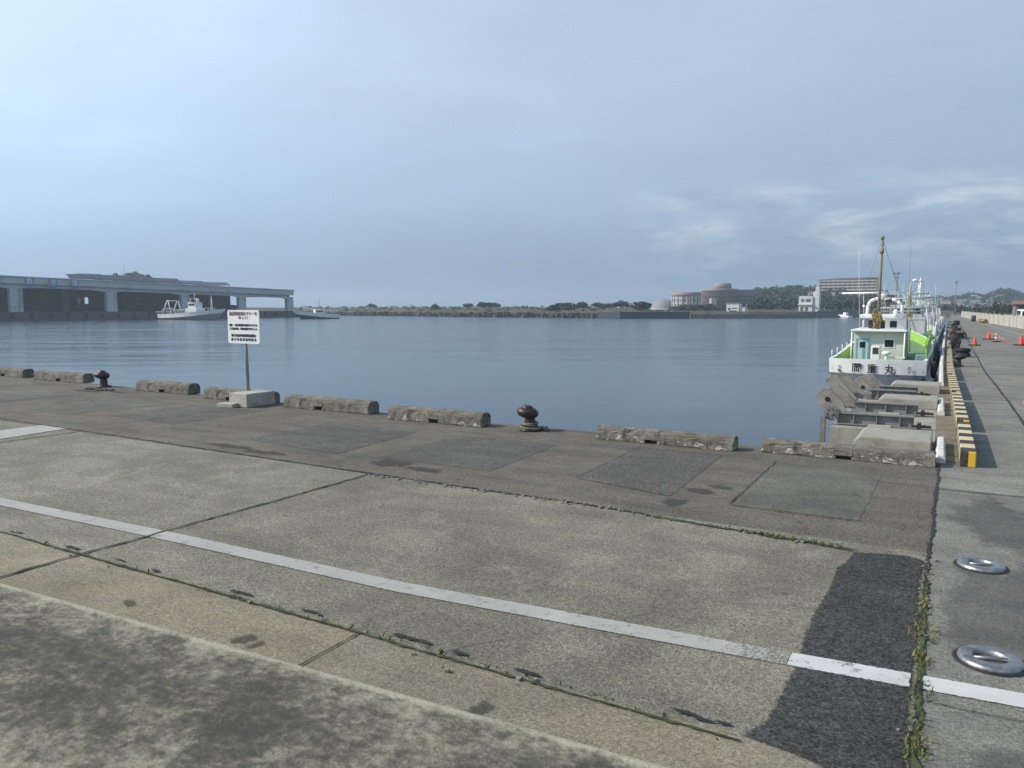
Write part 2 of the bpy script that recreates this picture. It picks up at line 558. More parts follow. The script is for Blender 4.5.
def wall_top_mat():
    """old wall coping: pale concrete blotched with black lichen, rubbed pale along its arris"""
    m, t, bs = new_mat('lichen_wall_concrete')
    v = N(t, 'ShaderNodeTexCoord').outputs['Object']
    s = N(t, 'ShaderNodeSeparateXYZ')
    t.links.new(v, s.inputs[0])
    big = noise(t, v, 3.0, 5, 0.6, 0.6)
    mid = noise(t, v, 44, 6, 0.78, 0.2, (0.85, 1.1, 1))
    fine = noise(t, v, 150, 4, 0.75)
    f = math_node(t, 'ADD', math_node(t, 'MULTIPLY', big, 0.25), math_node(t, 'MULTIPLY', mid, 0.32))
    f = math_node(t, 'ADD', f, math_node(t, 'MULTIPLY', noise(t, v, 13, 5, 0.7, 0.6, None, (4, 2, 0)), 0.23))
    f = math_node(t, 'ADD', f, math_node(t, 'MULTIPLY', fine, 0.20))
    edge = ramp(t, math_node(t, 'MULTIPLY', s.outputs[1], -1.0), [(0.0, G(0.10)), (0.012, G(0.15)), (0.03, G(0.235)), (0.10, G(0.27)), (0.25, G(0.285)), (0.38, G(0.27)), (0.55, G(0.21))])
    f = math_node(t, 'SUBTRACT', math_node(t, 'ADD', f, edge), 0.25)
    c = ramp(t, f, [(0.41, (0.38, 0.35, 0.26)), (0.468, (0.235, 0.215, 0.156)), (0.515, (0.105, 0.096, 0.072)), (0.57, (0.056, 0.051, 0.04))])
    c = mixc(t, 1.0, c, ramp(t, fine, [(0.36, G(0.7)), (0.64, G(1.35))]), 'MULTIPLY')
    t.links.new(c, bs.inputs['Base Color'])
    bs.inputs['Roughness'].default_value = 0.95
    b = N(t, 'ShaderNodeBump')
    b.inputs['Strength'].default_value = 0.6
    b.inputs['Distance'].default_value = 0.008
    t.links.new(fine, b.inputs['Height'])
    t.links.new(b.outputs[0], bs.inputs['Normal'])
    return m


M['lichen'] = wall_top_mat()


def stripe_mat():
    """yellow and black hazard paint in bands across the kerb, worn pale on top"""
    m, t, bs = new_mat('hazard_stripe_paint')
    v = N(t, 'ShaderNodeTexCoord').outputs['Object']
    s = N(t, 'ShaderNodeSeparateXYZ')
    t.links.new(v, s.inputs[0])
    wob = noise(t, v, 9, 4, 0.6)
    y = math_node(t, 'ADD', s.outputs[1], math_node(t, 'MULTIPLY', wob, 0.05))
    fr = math_node(t, 'FRACT', math_node(t, 'MULTIPLY', y, 1 / 0.66))
    band = ramp(t, fr, [(0.0, G(0)), (0.5, G(0)), (0.52, G(1)), (0.98, G(1))])
    front = math_node(t, 'LESS_THAN', s.outputs[1], 0.012)
    left = ramp(t, s.outputs[0], [(0.0, G(0)), (0.085, G(0)), (0.09, G(1))])
    band = mixc(t, front, band, left)
    wear = noise(t, v, 12, 7, 0.72, 0.3)
    yel = mixc(t, ramp(t, wear, [(0.36, G(0)), (0.50, G(0.95))]), (0.56, 0.42, 0.12), (0.55, 0.48, 0.32))
    yel = mixc(t, front, yel, (0.66, 0.40, 0.02))
    blk = mixc(t, ramp(t, wear, [(0.48, G(0)), (0.62, G(0.7))]), (0.03, 0.028, 0.026), (0.12, 0.11, 0.09))
    c = mixc(t, band, blk, yel)
    t.links.new(c, bs.inputs['Base Color'])
    bs.inputs['Roughness'].default_value = 0.8
    return m


M['hazard'] = stripe_mat()
M['white_kerb'] = paint_worn('white_kerb_paint', (0.64, 0.63, 0.59, 1), (0.26, 0.245, 0.2, 1), 0.43, 5)


def water_mat():
    m, t, bs = new_mat('harbour_water')
    v = N(t, 'ShaderNodeTexCoord').outputs['Object']
    bs.inputs['Base Color'].default_value = (0.018, 0.034, 0.048, 1)
    bs.inputs['Roughness'].default_value = 0.13
    bs.inputs['IOR'].default_value = 1.33
    bs.inputs['Specular IOR Level'].default_value = 0.5
    # waves lie across the view from the quay; a ruffled patch spreads on the left
    mp = N(t, 'ShaderNodeMapping')
    mp.inputs['Rotation'].default_value = (0, 0, R(-28))
    t.links.new(v, mp.inputs[0])
    rv = mp.outputs[0]
    w1 = noise(t, rv, 0.35, 4, 0.55, 0.4, (0.35, 1.0, 1.0))
    w2 = noise(t, rv, 1.6, 4, 0.6, 0.3, (0.5, 1.0, 1.0))
    w3 = noise(t, rv, 0.07, 3, 0.5, 0.3, (0.4, 1.0, 1.0))
    h = math_node(t, 'ADD', math_node(t, 'MULTIPLY', w1, 1.1), math_node(t, 'MULTIPLY', w2, 0.28))
    h = math_node(t, 'ADD', h, math_node(t, 'MULTIPLY', w3, 2.5))
    s = N(t, 'ShaderNodeSeparateXYZ')
    t.links.new(v, s.inputs[0])
    # ruffled strength grows towards the market side (x from -15 to -60)
    leftf = N(t, 'ShaderNodeMapRange')
    t.links.new(math_node(t, 'ADD', s.outputs[0], math_node(t, 'MULTIPLY', s.outputs[1], 0.45)), leftf.inputs[0])
    leftf.inputs[1].default_value = -8
    leftf.inputs[2].default_value = -70
    patch = ramp(t, noise(t, rv, 0.03, 5, 0.6, 0.6, (0.35, 1.0, 1.0), (3, 1, 0)), [(0.4, G(0.25)), (0.6, G(1.0))])
    far = N(t, 'ShaderNodeMapRange')
    t.links.new(s.outputs[1], far.inputs[0])
    far.inputs[1].default_value = 25
    far.inputs[2].default_value = 170
    stg = math_node(t, 'ADD', math_node(t, 'MULTIPLY', math_node(t, 'MULTIPLY', leftf.outputs[0], patch), 0.20), math_node(t, 'MULTIPLY', far.outputs[0], 0.8))
    stg = math_node(t, 'ADD', stg, 0.03)
    b = N(t, 'ShaderNodeBump')
    b.inputs['Distance'].default_value = 0.5
    t.links.new(stg, b.inputs['Strength'])
    t.links.new(h, b.inputs['Height'])
    t.links.new(b.outputs[0], bs.inputs['Normal'])
    return m


M['water'] = water_mat()


def land_mat():
    m, t, bs = new_mat('land_cover')
    v = N(t, 'ShaderNodeTexCoord').outputs['Object']
    s = N(t, 'ShaderNodeSeparateXYZ')
    t.links.new(v, s.inputs[0])
    n1 = noise(t, v, 0.05, 7, 0.65, 0.5)
    n2 = noise(t, v, 0.6, 6, 0.7)
    c = ramp(t, n1, [(0.35, (0.035, 0.048, 0.02)), (0.52, (0.065, 0.065, 0.035)), (0.70, (0.11, 0.088, 0.058))])
    c = mixc(t, 1.0, c, ramp(t, n2, [(0.3, G(0.55)), (0.7, G(1.4))]), 'MULTIPLY')
    t.links.new(c, bs.inputs['Base Color'])
    bs.inputs['Roughness'].default_value = 1.0
    return m


M['land'] = land_mat()


# ---------------------------------------------------------------- the quay and road
def sheet(name, pts, z, m, kind='structure', **kw):
    b = MB()
    b.face([(p[0], p[1], z) for p in pts])
    return b.build(name, m, kind=kind, recalc=False, **kw)


JX = -0.05          # the joint between the fish quay and the road along the boats


def qedge(x):       # seaward edge of the front quay
    return 11.22 + max(0.0, -x - 8.0) * 0.055


def tint(m, k):
    m = m.copy()
    t = m.node_tree
    bs = t.nodes['Principled BSDF']
    src = bs.inputs['Base Color'].links[0].from_socket
    t.links.new(mixc(t, 1.0, src, k, 'MULTIPLY'), bs.inputs['Base Color'])
    return m


sheet('quay_pavement', [(-6.02, 3.46), (JX, 3.46), (JX, 6.95), (-6.02, 6.987)], 0, M['main'])
sheet('quay_pavement', [(-12.2, 3.46), (-6.02, 3.46), (-6.02, 6.987), (-8, 7.0), (-12.2, 7.0406)], 0, tint(M['main'], (1.10, 1.115, 1.13)))
sheet('quay_pavement', [(-70, 3.46), (-12.2, 3.46), (-12.2, 7.0406), (-70, 7.6)], 0, tint(M['main'], (1.02, 1.03, 1.05)))
sheet('inner_pavement', [(-3.08, -14), (JX, -14), (JX, 3.46), (-3.08, 3.46)], 0, tint(M['inner'], (0.94, 0.945, 0.96)))
sheet('inner_pavement', [(-70, -14), (-3.08, -14), (-3.08, 3.46), (-70, 3.46)], 0, M['inner'])
# the apron runs out to the edge and turns down the quay face
b = MB()
xs = [JX, -4, -8, -12, -16, -20, -25, -30, -40, -55, -70]
for x0, x1 in zip(xs[:-1], xs[1:]):
    y0a = 6.95 + max(0, -x0 - 8) * 0.0097
    y1a = 6.95 + max(0, -x1 - 8) * 0.0097
    y0a = 6.95 if x0 > -8 else 7.0 + (-x0 - 8) * 0.00968
    y1a = 6.95 + 0.05 * min(1, -x1 / 8) if x1 > -8 else 7.0 + (-x1 - 8) * 0.00968
    b.face([(x0, y0a, 0), (x0, qedge(x0), 0), (x1, qedge(x1), 0), (x1, y1a, 0)])
b.build('quay_apron', M['apron'], kind='structure')
b = MB()
for x0, x1 in zip(xs[:-1], xs[1:]):
    b.face([(x0, qedge(x0), 0), (x0, qedge(x0), -3), (x1, qedge(x1), -3), (x1, qedge(x1), 0)])
for (xa, ya), (xb, yb) in zip(((-0.12, 11.22), (-0.32, 30), (-0.5, 60)), ((-0.32, 30), (-0.5, 60), (-0.5, 300))):
    b.face([(xa, ya, 0), (xb, yb, 0), (xb, yb, -3), (xa, ya, -3)])
b.build('quay_face', M['quay_face'], kind='structure')
# road along the moored boats, out to the far corner of the harbour
b = MB()
b.face([(JX, -14, 0), (16, -14, 0), (16, 300, 0), (-0.5, 300, 0), (-0.5, 60, 0), (-0.32, 30, 0), (-0.12, 11.22, 0), (JX, 11.22, 0)])
b.build('road', M['road'], kind='structure')
sheet('road_edge_strip', [(-0.119, 11.3), (0.22, 11.3), (0.10, 20), (0.0, 30), (-0.1, 60), (-0.1, 300), (-0.498, 300), (-0.498, 60), (-0.318, 30)], 0.004,
      concrete('edge_strip_concrete', (0.19, 0.165, 0.12), (0.11, 0.10, 0.08), 0.35, 0.5))

def strip(name, pts, w, m, jit=0.3, step=0.06, z=0.009, kind='structure', wob=0.4):
    """an irregular band along a polyline: a joint, a seam of tar, a line of moss"""
    b = MB()
    P_ = []
    for a, c in zip(pts[:-1], pts[1:]):
        a = Vector(a)
        c = Vector(c)
        n = max(2, int((c - a).length / step))
        for i in range(n):
            P_.append(a.lerp(c, i / n))
    P_.append(Vector(pts[-1]))
    prev = None
    off = 0
    for i, p in enumerate(P_):
        t = (P_[min(i + 1, len(P_) - 1)] - P_[max(i - 1, 0)]).normalized()
        nrm = Vector((-t.y, t.x))
        off = off * 0.8 + random.uniform(-1, 1) * w * wob
        ww = w * (0.5 + random.uniform(-jit, jit))
        A = b.bm.verts.new((p + nrm * (off + ww)).to_3d() + Vector((0, 0, z)))
        B = b.bm.verts.new((p + nrm * (off - ww)).to_3d() + Vector((0, 0, z)))
        if prev:
            b.bm.faces.new((prev[0], prev[1], B, A))
        prev = (A, B)
    return b.build(name, m, kind=kind)


def faded(name, polys, m, z=0.006, inset=0.06, kind='structure', dz=0.0002, radial=False):
    """polygons whose rim carries fade 0 and inside fade 1; the material wears away at the rim"""
    b = MB()
    la = b.bm.verts.layers.float.new('fade')
    for k, pts in enumerate(polys):
        c = Vector((sum(p[0] for p in pts) / len(pts), sum(p[1] for p in pts) / len(pts)))
        n = len(pts)
        outer = []
        inner = []
        for i, p in enumerate(pts):
            a, q, d = Vector(pts[i - 1]), Vector(p), Vector(pts[(i + 1) % n])
            t1 = (q - a).normalized()
            t2 = (d - q).normalized()
            nn = (Vector((-t1.y, t1.x)) + Vector((-t2.y, t2.x)))
            nn = nn.normalized() if nn.length > 1e-6 else Vector((-t1.y, t1.x))
            if nn.dot(c - q) < 0 and len(pts) < 30:
                nn = -nn
            vo = b.bm.verts.new((q.x, q.y, z + dz * k))
            if radial:
                nn = (c - q) * 0.55 / inset
            vi = b.bm.verts.new((q.x + nn.x * inset, q.y + nn.y * inset, z + dz * k))
            vi[la] = 1.0
            outer.append(vo)
            inner.append(vi)
        for i in range(n):
            b.bm.faces.new((outer[i], outer[(i + 1) % n], inner[(i + 1) % n], inner[i]))
        b.bm.faces.new(inner)
    for f in b.bm.faces:
        f.normal_update()
        if f.normal.z < 0:
            f.normal_flip()
    return b.build(name, m, kind=kind, recalc=False)


def wear_rim(m, amt=1.0, scale=14, hi=1.0):
    """let the surface below show through where the rim of a feathered sheet has worn away"""
    m = m.copy()
    t = m.node_tree
    bs = t.nodes['Principled BSDF']
    v = N(t, 'ShaderNodeTexCoord').outputs['Object']
    at = N(t, 'ShaderNodeAttribute')
    at.attribute_name = 'fade'
    n1 = noise(t, v, scale, 7, 0.75, 0.3)
    f = math_node(t, 'ADD', at.outputs['Fac'], math_node(t, 'MULTIPLY', math_node(t, 'SUBTRACT', n1, 0.5), 2.4 * amt))
    a = ramp(t, f, [(0.30, G(0)), (0.62, G(hi))])
    t.links.new(a, bs.inputs['Alpha'])
    return m


def ring_pts(x, y, rx, ry, n=18):
    ph = random.uniform(0, 6)
    out = []
    for i in range(n):
        a = 2 * math.pi * i / n
        k = 1 + 0.22 * math.sin(2 * a + ph) + 0.14 * math.sin(5 * a + ph * 2) + random.uniform(-0.08, 0.08)
        out.append((x + rx * k * math.cos(a), y + ry * k * math.sin(a)))
    return out


def blob(b, x, y, rx, ry, z, n=18):
    b.face([(p[0], p[1], z) for p in ring_pts(x, y, rx, ry, n)])


# asphalt repair with a feathered left side
pts = [(-0.62, 6.68), (-0.66, 6.35)]
for i in range(20):
    y = 6.2 - i * 0.135
    pts.append((-0.70 + 0.012 * math.sin(i * 0.55) + random.uniform(-0.004, 0.004), y))
pts += [(-0.78, 3.46), (-0.47, 3.40), (-0.20, 3.30), (-0.06, 3.28), (-0.07, 4.4), (-0.06, 5.2), (-0.09, 6.0), (-0.075, 6.72), (-0.2, 6.80), (-0.4, 6.76)]
faded('asphalt_patch', [pts], wear_rim(M['asphalt'], 0.8, 45), 0.0055, 0.06)

# repair patches in the apron, each a cast rectangle of its own tone
for q, m in (([(-3.77, 8.02), (-3.82, 10.32), (-2.60, 10.33), (-2.49, 7.71)], 'patch'),
             ([(-1.89, 7.68), (-1.91, 10.18), (-0.61, 10.05), (-0.64, 7.68)], 'patch_pale'),
             ([(-15.7, 8.1), (-16.0, 10.0), (-14.0, 10.4), (-14.4, 8.1)], 'patch_pale'),
             ([(-13.5, 8.4), (-13.6, 10.2), (-11.5, 10.4), (-11.5, 8.3)], 'patch'),
             ([(-9.24, 7.87), (-9.41, 9.9), (-7.4, 9.8), (-7.2, 7.7)], 'patch'),
             ([(-6.6, 7.8), (-6.7, 9.9), (-4.9, 9.9), (-4.8, 7.8)], 'patch'),
             ([(-19.5, 8.3), (-19.8, 10.2), (-17.4, 10.4), (-17.4, 8.2)], 'patch_pale')):
    faded('pavement_patch', [q], wear_rim(M[m], 0.75, 5, 0.8), 0.004, 0.08)


# painted line, slightly askew as on the place
wl = [(-60, 3.2), (-8.45, 4.03), (-5.94, 4.13), (-3.34, 4.18), (-0.71, 4.40)]
wl2 = [(-0.715, 4.402), (-0.10, 4.465)]
wl3 = [(-0.04, 4.47), (9.0, 5.3)]


def line_mesh(name, pts, w, m, z=0.0065, worn=()):
    """paint laid in short steps; 'fade' falls to 0 at the edges and where the paint has worn thin"""
    b = MB()
    la = b.bm.verts.layers.float.new('fade')
    for a, c in zip(pts[:-1], pts[1:]):
        a, c = Vector(a), Vector(c)
        n = max(1, int((c - a).length / 0.05)) if a.x > -12 else 10
        prev = None
        for i in range(n + 1):
            p = a.lerp(c, i / n)
            k = 1.0
            for (x0, x1, amt) in worn:
                if x0 <= p.x <= x1:
                    k = 1 - amt * smoothstep((p.x - x0) / (x1 - x0))
            q = []
            for off, f in ((-w / 2 - 0.006, 0.0), (-w / 2 + 0.012, 1.0), (w / 2 - 0.012, 1.0), (w / 2 + 0.006, 0.0)):
                v = b.bm.verts.new((p.x, p.y + off, z))
                v[la] = f * k
                q.append(v)
            if prev:
                for u in range(3):
                    b.bm.faces.new((prev[u], q[u], q[u + 1], prev[u + 1]))
            prev = q
    return b.build(name, m, kind='structure')


def smoothstep(t):
    t = max(0.0, min(1.0, t))
    return t * t * (3 - 2 * t)


for k_ in ('white_line', 'white_line2', 'white_line3'):
    M[k_ + '_worn'] = wear_rim(M[k_], 0.9, 55)
line_mesh('road_marking', wl, 0.185, M['white_line_worn'], worn=((-1.6, -0.6, 0.55),))
line_mesh('road_marking', wl2, 0.18, M['white_line2_worn'], worn=((-0.9, -0.69, 0.3), (-0.69, 0.2, 0.22)))
line_mesh('road_marking', wl3, 0.175, M['white_line3_worn'])
sheet('road_marking', [(-13.3, 4.9), (-13.42, 7.12), (-12.66, 7.12), (-12.4, 4.9)], 0.0065, M['white_line'])
sheet('road_marking', [(5.0, 52), (5.15, 52), (3.2, 120), (3.08, 120)], 0.011, M['white_line'])
b = MB()
for p in ((1.45, 19.2), (1.7, 19.6), (2.0, 20.0)):
    blob(b, p[0], p[1], 0.1, 0.5, 0.011)
b.build('road_marking', mat('faded_orange_paint', (0.36, 0.22, 0.15), 0.85, 0.2, 8), kind='structure')

# joints and seams
strip('expansion_joint', [(-60, 3.5), (-12, 3.49), (-0.75, 3.42)], 0.015, M['joint'], wob=0.25)
strip('expansion_joint', [(-60, 7.52), (-15, 7.2), (-8, 7.02), (-3, 6.95), (-0.6, 6.72)], 0.026, M['joint'], 0.4, 0.04, wob=0.3)
strip('expansion_joint', [(-6.0, 1.5), (-6.05, 3.46), (-6.0, 6.98)], 0.028, M['joint'], 0.2)
strip('expansion_joint', [(-3.08, 1.5), (-3.07, 3.44)], 0.012, M['joint'], 0.3)
strip('expansion_joint', [(-12.2, 1.5), (-12.2, 7.0)], 0.03, M['joint'], 0.2)
strip('expansion_joint', [(JX, 1.5), (JX - 0.01, 4.4), (JX - 0.03, 6.7), (JX - 0.01, 9.0), (JX, 11.0)], 0.026, M['joint'], 0.35, 0.04, wob=0.25)
for y in (9.55, 15.2, 21.0, 27, 33, 39, 46, 54, 64, 76, 90):
    strip('expansion_joint', [(JX if y < 11 else 0.3, y - 0.02), (10, y + 0.15)], 0.02, M['joint'], 0.2, 0.15)
strip('expansion_joint', [(0.0, 4.25), (1.2, 4.30), (3, 4.38)], 0.008, M['joint'], 0.3)
strip('expansion_joint', [(1.25, -5), (1.18, 14), (1.12, 20), (0.97, 28), (0.9, 52), (0.8, 120)], 0.04, M['tar'], 0.25, 0.2, wob=0.12)
strip('expansion_joint', [(-1.9, 10.2), (-1.88, 7.66), (-0.62, 7.66)], 0.012, M['joint'], 0.3)
strip('expansion_joint', [(-3.82, 10.3), (-3.77, 8.0), (-2.5, 7.72)], 0.010, M['joint'], 0.3)
# lumps of old tar beside the near joint
M['tar_worn'] = wear_rim(M['tar'], 0.5, 40)
pl_ = []
x = -7.2
while x < -0.9:
    for k in range(random.choice((1, 1, 2, 3))):
        pl_.append(ring_pts(x + k * 0.09, 3.50 + random.uniform(0.0, 0.03), random.uniform(0.04, 0.10), random.uniform(0.012, 0.028)))
    x += random.uniform(0.3, 1.0)
faded('tar_patch', pl_, M['tar_worn'], 0.0098, 0.012, dz=0.0001, radial=True)
M['soft_stain'] = wear_rim(mat('soft_stain', (0.055, 0.05, 0.045), 0.9, 0.3, 9), 1.0, 16, 0.55)
M['brown_stain'] = wear_rim(mat('brown_stain', (0.10, 0.075, 0.055), 0.9, 0.3, 9), 1.0, 9, 0.6)
faded('stain', [ring_pts(*q) for q in ((-3.62, 3.02, 0.09, 0.08), (-3.5, 3.0, 0.05, 0.06), (-1.95, 3.06, 0.07, 0.08), (-4.75, 3.02, 0.09, 0.05), (-2.3, 8.1, 0.22, 0.13), (-2.15, 8.4, 0.16, 0.13),
      (-9.0, 7.4, 0.5, 0.16), (-8.2, 7.3, 0.4, 0.14), (-2.4, 7.5, 0.2, 0.16), (-6.2, 7.6, 0.45, 0.2), (-5.6, 7.5, 0.3, 0.15), (-18.0, 10.7, 0.6, 0.2), (-17.2, 10.9, 0.5, 0.15))], M['soft_stain'], 0.0075, 0.04, radial=True)
faded('stain', [ring_pts(*q) for q in ((0.42, 5.9, 0.42, 1.5), (0.5, 8.2, 0.5, 1.3), (1.3, 6.4, 0.5, 1.2), (0.45, 3.6, 0.3, 0.5))], wear_rim(mat('damp_stain', (0.075, 0.078, 0.077), 0.8, 0.3, 6), 1.0, 3.0, 0.33), 0.0068, 0.12, radial=True)
strip('moss', [(-7.5, 3.47), (-4, 3.45), (-0.8, 3.41)], 0.012, M['moss'], 0.45, 0.03, 0.011, 'stuff', 0.5)
strip('moss', [(-2.4, 6.86), (-1.2, 6.76), (-0.62, 6.70)], 0.025, M['moss'], 0.45, 0.04, 0.011, 'stuff', 0.7)
strip('moss', [(-0.05, 2.6), (-0.06, 4.4), (-0.06, 6.2)], 0.022, M['moss'], 0.45, 0.04, 0.011, 'stuff', 0.4)


def weeds(name, spots, m, h=(0.02, 0.06)):
    b = MB()
    for (x, y, r, n) in spots:
        for i in range(n):
            a = random.uniform(0, 6.28)
            d = r * math.sqrt(random.random())
            px, py = x + d * 0.45 * math.cos(a), y + d * math.sin(a)
            hh = random.uniform(*h)
            t = random.uniform(0, 6.28)
            w = random.uniform(0.003, 0.008)
            lean = Vector((random.uniform(-1, 1), random.uniform(-1, 1), 0)) * hh * 0.8
            dx, dy = w * math.cos(t), w * math.sin(t)
            b.face([(px - dx, py - dy, 0.004), (px + dx, py + dy, 0.004), (px + dx * 0.6 + lean.x * 0.5, py + dy * 0.6 + lean.y * 0.5, hh * 0.65), (px + lean.x, py + lean.y, hh)])
    return b.build(name, m, kind='stuff', recalc=False)


gs = []
for (px, py, r, n) in ((924, 590, 0.10, 40), (922, 615, 0.16, 60), (920, 690, 0.16, 130), (918, 720, 0.10, 80), (915, 755, 0.12, 130), (925, 640, 0.12, 60)):
    p = P(px, py)
    gs.append((p.x + random.uniform(-.01, .01), p.y, r * 0.9, int(n * 0.28)))
for i in range(16):
    gs.append((-1.55 + i * 0.055 + random.uniform(-.03, .03), 6.80 - i * 0.004, 0.04, 24))
for i in range(26):
    gs.append((-0.06 + random.uniform(-.02, .02), 2.8 + i * 0.15, 0.06, 4))
for i in range(70):
    gs.append((-7 + i * 0.088 + random.uniform(-.05, .05), 3.46 + random.uniform(-.01, .01), 0.025, random.choice((0, 0, 1, 4))))
weeds('weeds', gs, M['weed'], (0.012, 0.045))
weeds('weeds', [(P(924, 635).x, P(924, 635).y, 0.2, 40), (P(918, 745).x, P(918, 745).y, 0.12, 60), (P(924, 605).x, P(924, 605).y, 0.1, 40), (P(923, 660).x, P(923, 660).y, 0.12, 40)], M['weed_dry'], (0.012, 0.045))
# crumbled concrete along the joints
b = MB()
for i in range(215):
    if i < 170:
        x = random.uniform(-6, -0.7)
        y = 6.93 + 0.25 * max(0, (x + 3) / 2.4) * -0.9 + random.gauss(0, 0.035)
        if x > -3:
            y = 6.95 - (x + 3) * 0.095 + random.gauss(0, 0.03)
    elif i < 200:
        x = -0.06 + random.gauss(0, 0.04)
        y = random.uniform(2.8, 7)
    else:
        x = random.uniform(-7, -0.8)
        y = 3.44 + random.gauss(0, 0.05)
    r = random.uniform(0.004, 0.016)
    a = random.uniform(0, 3.1)
    b.box(x - r, x + r, y - r * 0.7, y + r * 0.7, 0.002, 0.004 + r * 0.9, 0, Matrix.Rotation(a, 3, 'Z'), (x, y, 0))
b.build('rubble', M['rubble'], kind='stuff')

# ---------------------------------------------------------------- the near wall
b = MB()
b.box(-40, 7, -0.72, 0, -1.2, 0.0, 0.012)
wo_ = b.build('concrete_wall', M['lichen'], label='low concrete wall in front, its top blotched with dark lichen', cat='wall', loc=(-0.39, 1.232, 1.2))
wo_.rotation_euler = (0, 0, math.atan(0.055))

# ---------------------------------------------------------------- water
b = MB()
b.face([(-2400, -300, 0), (900, -300, 0), (900, 2600, 0), (-2400, 2600, 0)])
b.build('water', M['water'], kind='structure', loc=(0, 0, WATER))


# ---------------------------------------------------------------- wheel stops on the quay edge
def wheel_stop(px0, px1, yf, label, h=0.22, dep=0.30, notch=0.5, m='stop_bare'):
    x0 = YP(px0, 400, yf).x
    x1 = YP(px1, 400, yf + dep * 0.8).x
    L = x1 - x0
    h *= 0.94
    prof = [(0.0, 0.0), (dep, 0.0), (dep, h * 0.68), (dep * 0.9, h * 0.9), (dep * 0.72, h), (dep * 0.3, h), (dep * 0.12, h * 0.9), (0.015, h * 0.66)]
    b = MB()
    nx = L * notch
    nw = 0.09
    nh = h * 0.3
    b.prism(prof, 'x', 0, nx - nw, 0.025)
    b.prism(prof, 'x', nx + nw, L, 0.025)
    pr = [(u, max(v, nh)) for u, v in prof]
    b.prism(pr, 'x', nx - nw - 0.024, nx + nw + 0.024, 0.01)
    # chipped and worn: subdivide and jitter a little
    bmesh.ops.subdivide_edges(b.bm, edges=[e for e in b.bm.edges if e.calc_length() > 0.3], cuts=9, use_grid_fill=True)
    for v in b.bm.verts:
        if v.co.z > 0.02:
            v.co += Vector((random.uniform(-1, 1), random.uniform(-1, 1), random.uniform(-1, 0.6))) * 0.007
    o = b.build('wheel_stop', M[m], label=label, cat='wheel stop', group='weathered concrete wheel stops along the quay edge', loc=(x0, yf, 0))
    o.rotation_euler = (0, 0, random.uniform(-0.012, 0.012))
    return o


wheel_stop(762, 939, 10.78, 'long mossy concrete wheel stop in front of the steel mooring arms', 0.19, 0.3, m='stop')
wheel_stop(596, 739, 10.62, 'paint-flaked concrete wheel stop directly right of the near rusty bollard', 0.21, 0.3, 0.42, m='stop')
wheel_stop(387, 489, 10.66, 'white-flaked concrete wheel stop directly left of the near rusty bollard', 0.25, 0.32, m='stop')
wheel_stop(283, 377, 10.92, 'brown concrete wheel stop just right of the white notice board', 0.26, 0.32, 0.42)
wheel_stop(203, 279, 11.12, 'concrete wheel stop half hidden behind the notice board foundation block', 0.26, 0.32, 0.4)
wheel_stop(136, 198, 11.36, 'mossy concrete wheel stop between the far bollard and the notice board', 0.27, 0.34)
wheel_stop(35, 93, 11.72, 'concrete wheel stop just left of the far hook-shaped bollard', 0.27, 0.34)
wheel_stop(-24, 34, 11.80, 'concrete wheel stop farthest left along the front quay edge', 0.27, 0.34, 0.6)


# ---------------------------------------------------------------- bollards
def bollard(px, py, h, label, lean, group='iron mooring bollards', m='rust_iron'):
    p = P(px, py)
    t = thing('mooring_bollard', label, 'bollard', (p.x, p.y, 0), lean, group)
    s = h / 0.41
    b = MB()
    b.lathe([(0.0, 0.0), (0.115 * s, 0.0), (0.115 * s, 0.02), (0.095 * s, 0.05), (0.085 * s, 0.16 * s), (0.085 * s, 0.235 * s)], n=24)
    b.build('post', M[m], t)
    # overhanging head pushed landwards
    b = MB()
    prof = [(0.0, 0.205 * s), (0.09 * s, 0.21 * s), (0.145 * s, 0.24 * s), (0.165 * s, 0.285 * s), (0.155 * s, 0.335 * s), (0.115 * s, 0.365 * s), (0.08 * s, 0.375 * s), (0.078 * s, 0.395 * s), (0.05 * s, 0.41 * s), (0.0, 0.412 * s)]
    b.lathe(prof, n=28)
    for v in b.bm.verts:
        v.co.x *= 1.12
        v.co.x -= 0.045 * s
        v.co.z += -0.10 * v.co.x
    b.build('head', M[m], t)
    b = MB()
    b.lathe([(0.12 * s, 0.0), (0.17 * s, 0.004), (0.17 * s, 0.03), (0.12 * s, 0.05 * s)], n=20)
    b.build('base_flange', M[m], t)
    return t


bollard(530, 430.5, 0.41, 'rusty brown mooring bollard with thick rope round its foot', R(0))
# rope coil round the near bollard
bp = P(530, 430.5)
b = MB()
for k in range(4):
    b.torus((random.uniform(-.02, .02), random.uniform(-.02, .02), 0.035 + k * 0.03), 0.155 - k * 0.012, 0.020, 22, 6, Matrix.Rotation(random.uniform(-.14, .14), 3, 'X') @ Matrix.Rotation(random.uniform(-.1, .1), 3, 'Y'))
pts = [(0.15, 0.03, 0.05), (0.22, 0.06, 0.07), (0.27, 0.02, 0.03), (0.31, 0.05, 0.022), (0.26, 0.10, 0.06), (0.19, 0.12, 0.022), (0.12, 0.14, 0.03)]
b.path(pts, 0.022, 7)
b.build('mooring_rope', mat('grey_rope', (0.17, 0.155, 0.13), 0.95, 0.5, 20, 0.8), label='worn grey mooring rope coiled round the near bollard foot', cat='rope', loc=(bp.x, bp.y, 0))
bollard(104, 387, 0.42, 'dark hook-headed mooring bollard far left on the front quay', R(12))
bp = P(86, 389)
b = MB()
for k in range(7):
    x = random.uniform(-0.9, 0.5)
    b.path([(x + i * 0.13, random.uniform(-.08, .08), 0.028) for i in range(6)], 0.02, 6)
b.build('mooring_rope', M['dark'], label='dark rope lying slack beside the far left bollard', cat='rope', loc=(bp.x, bp.y, 0))

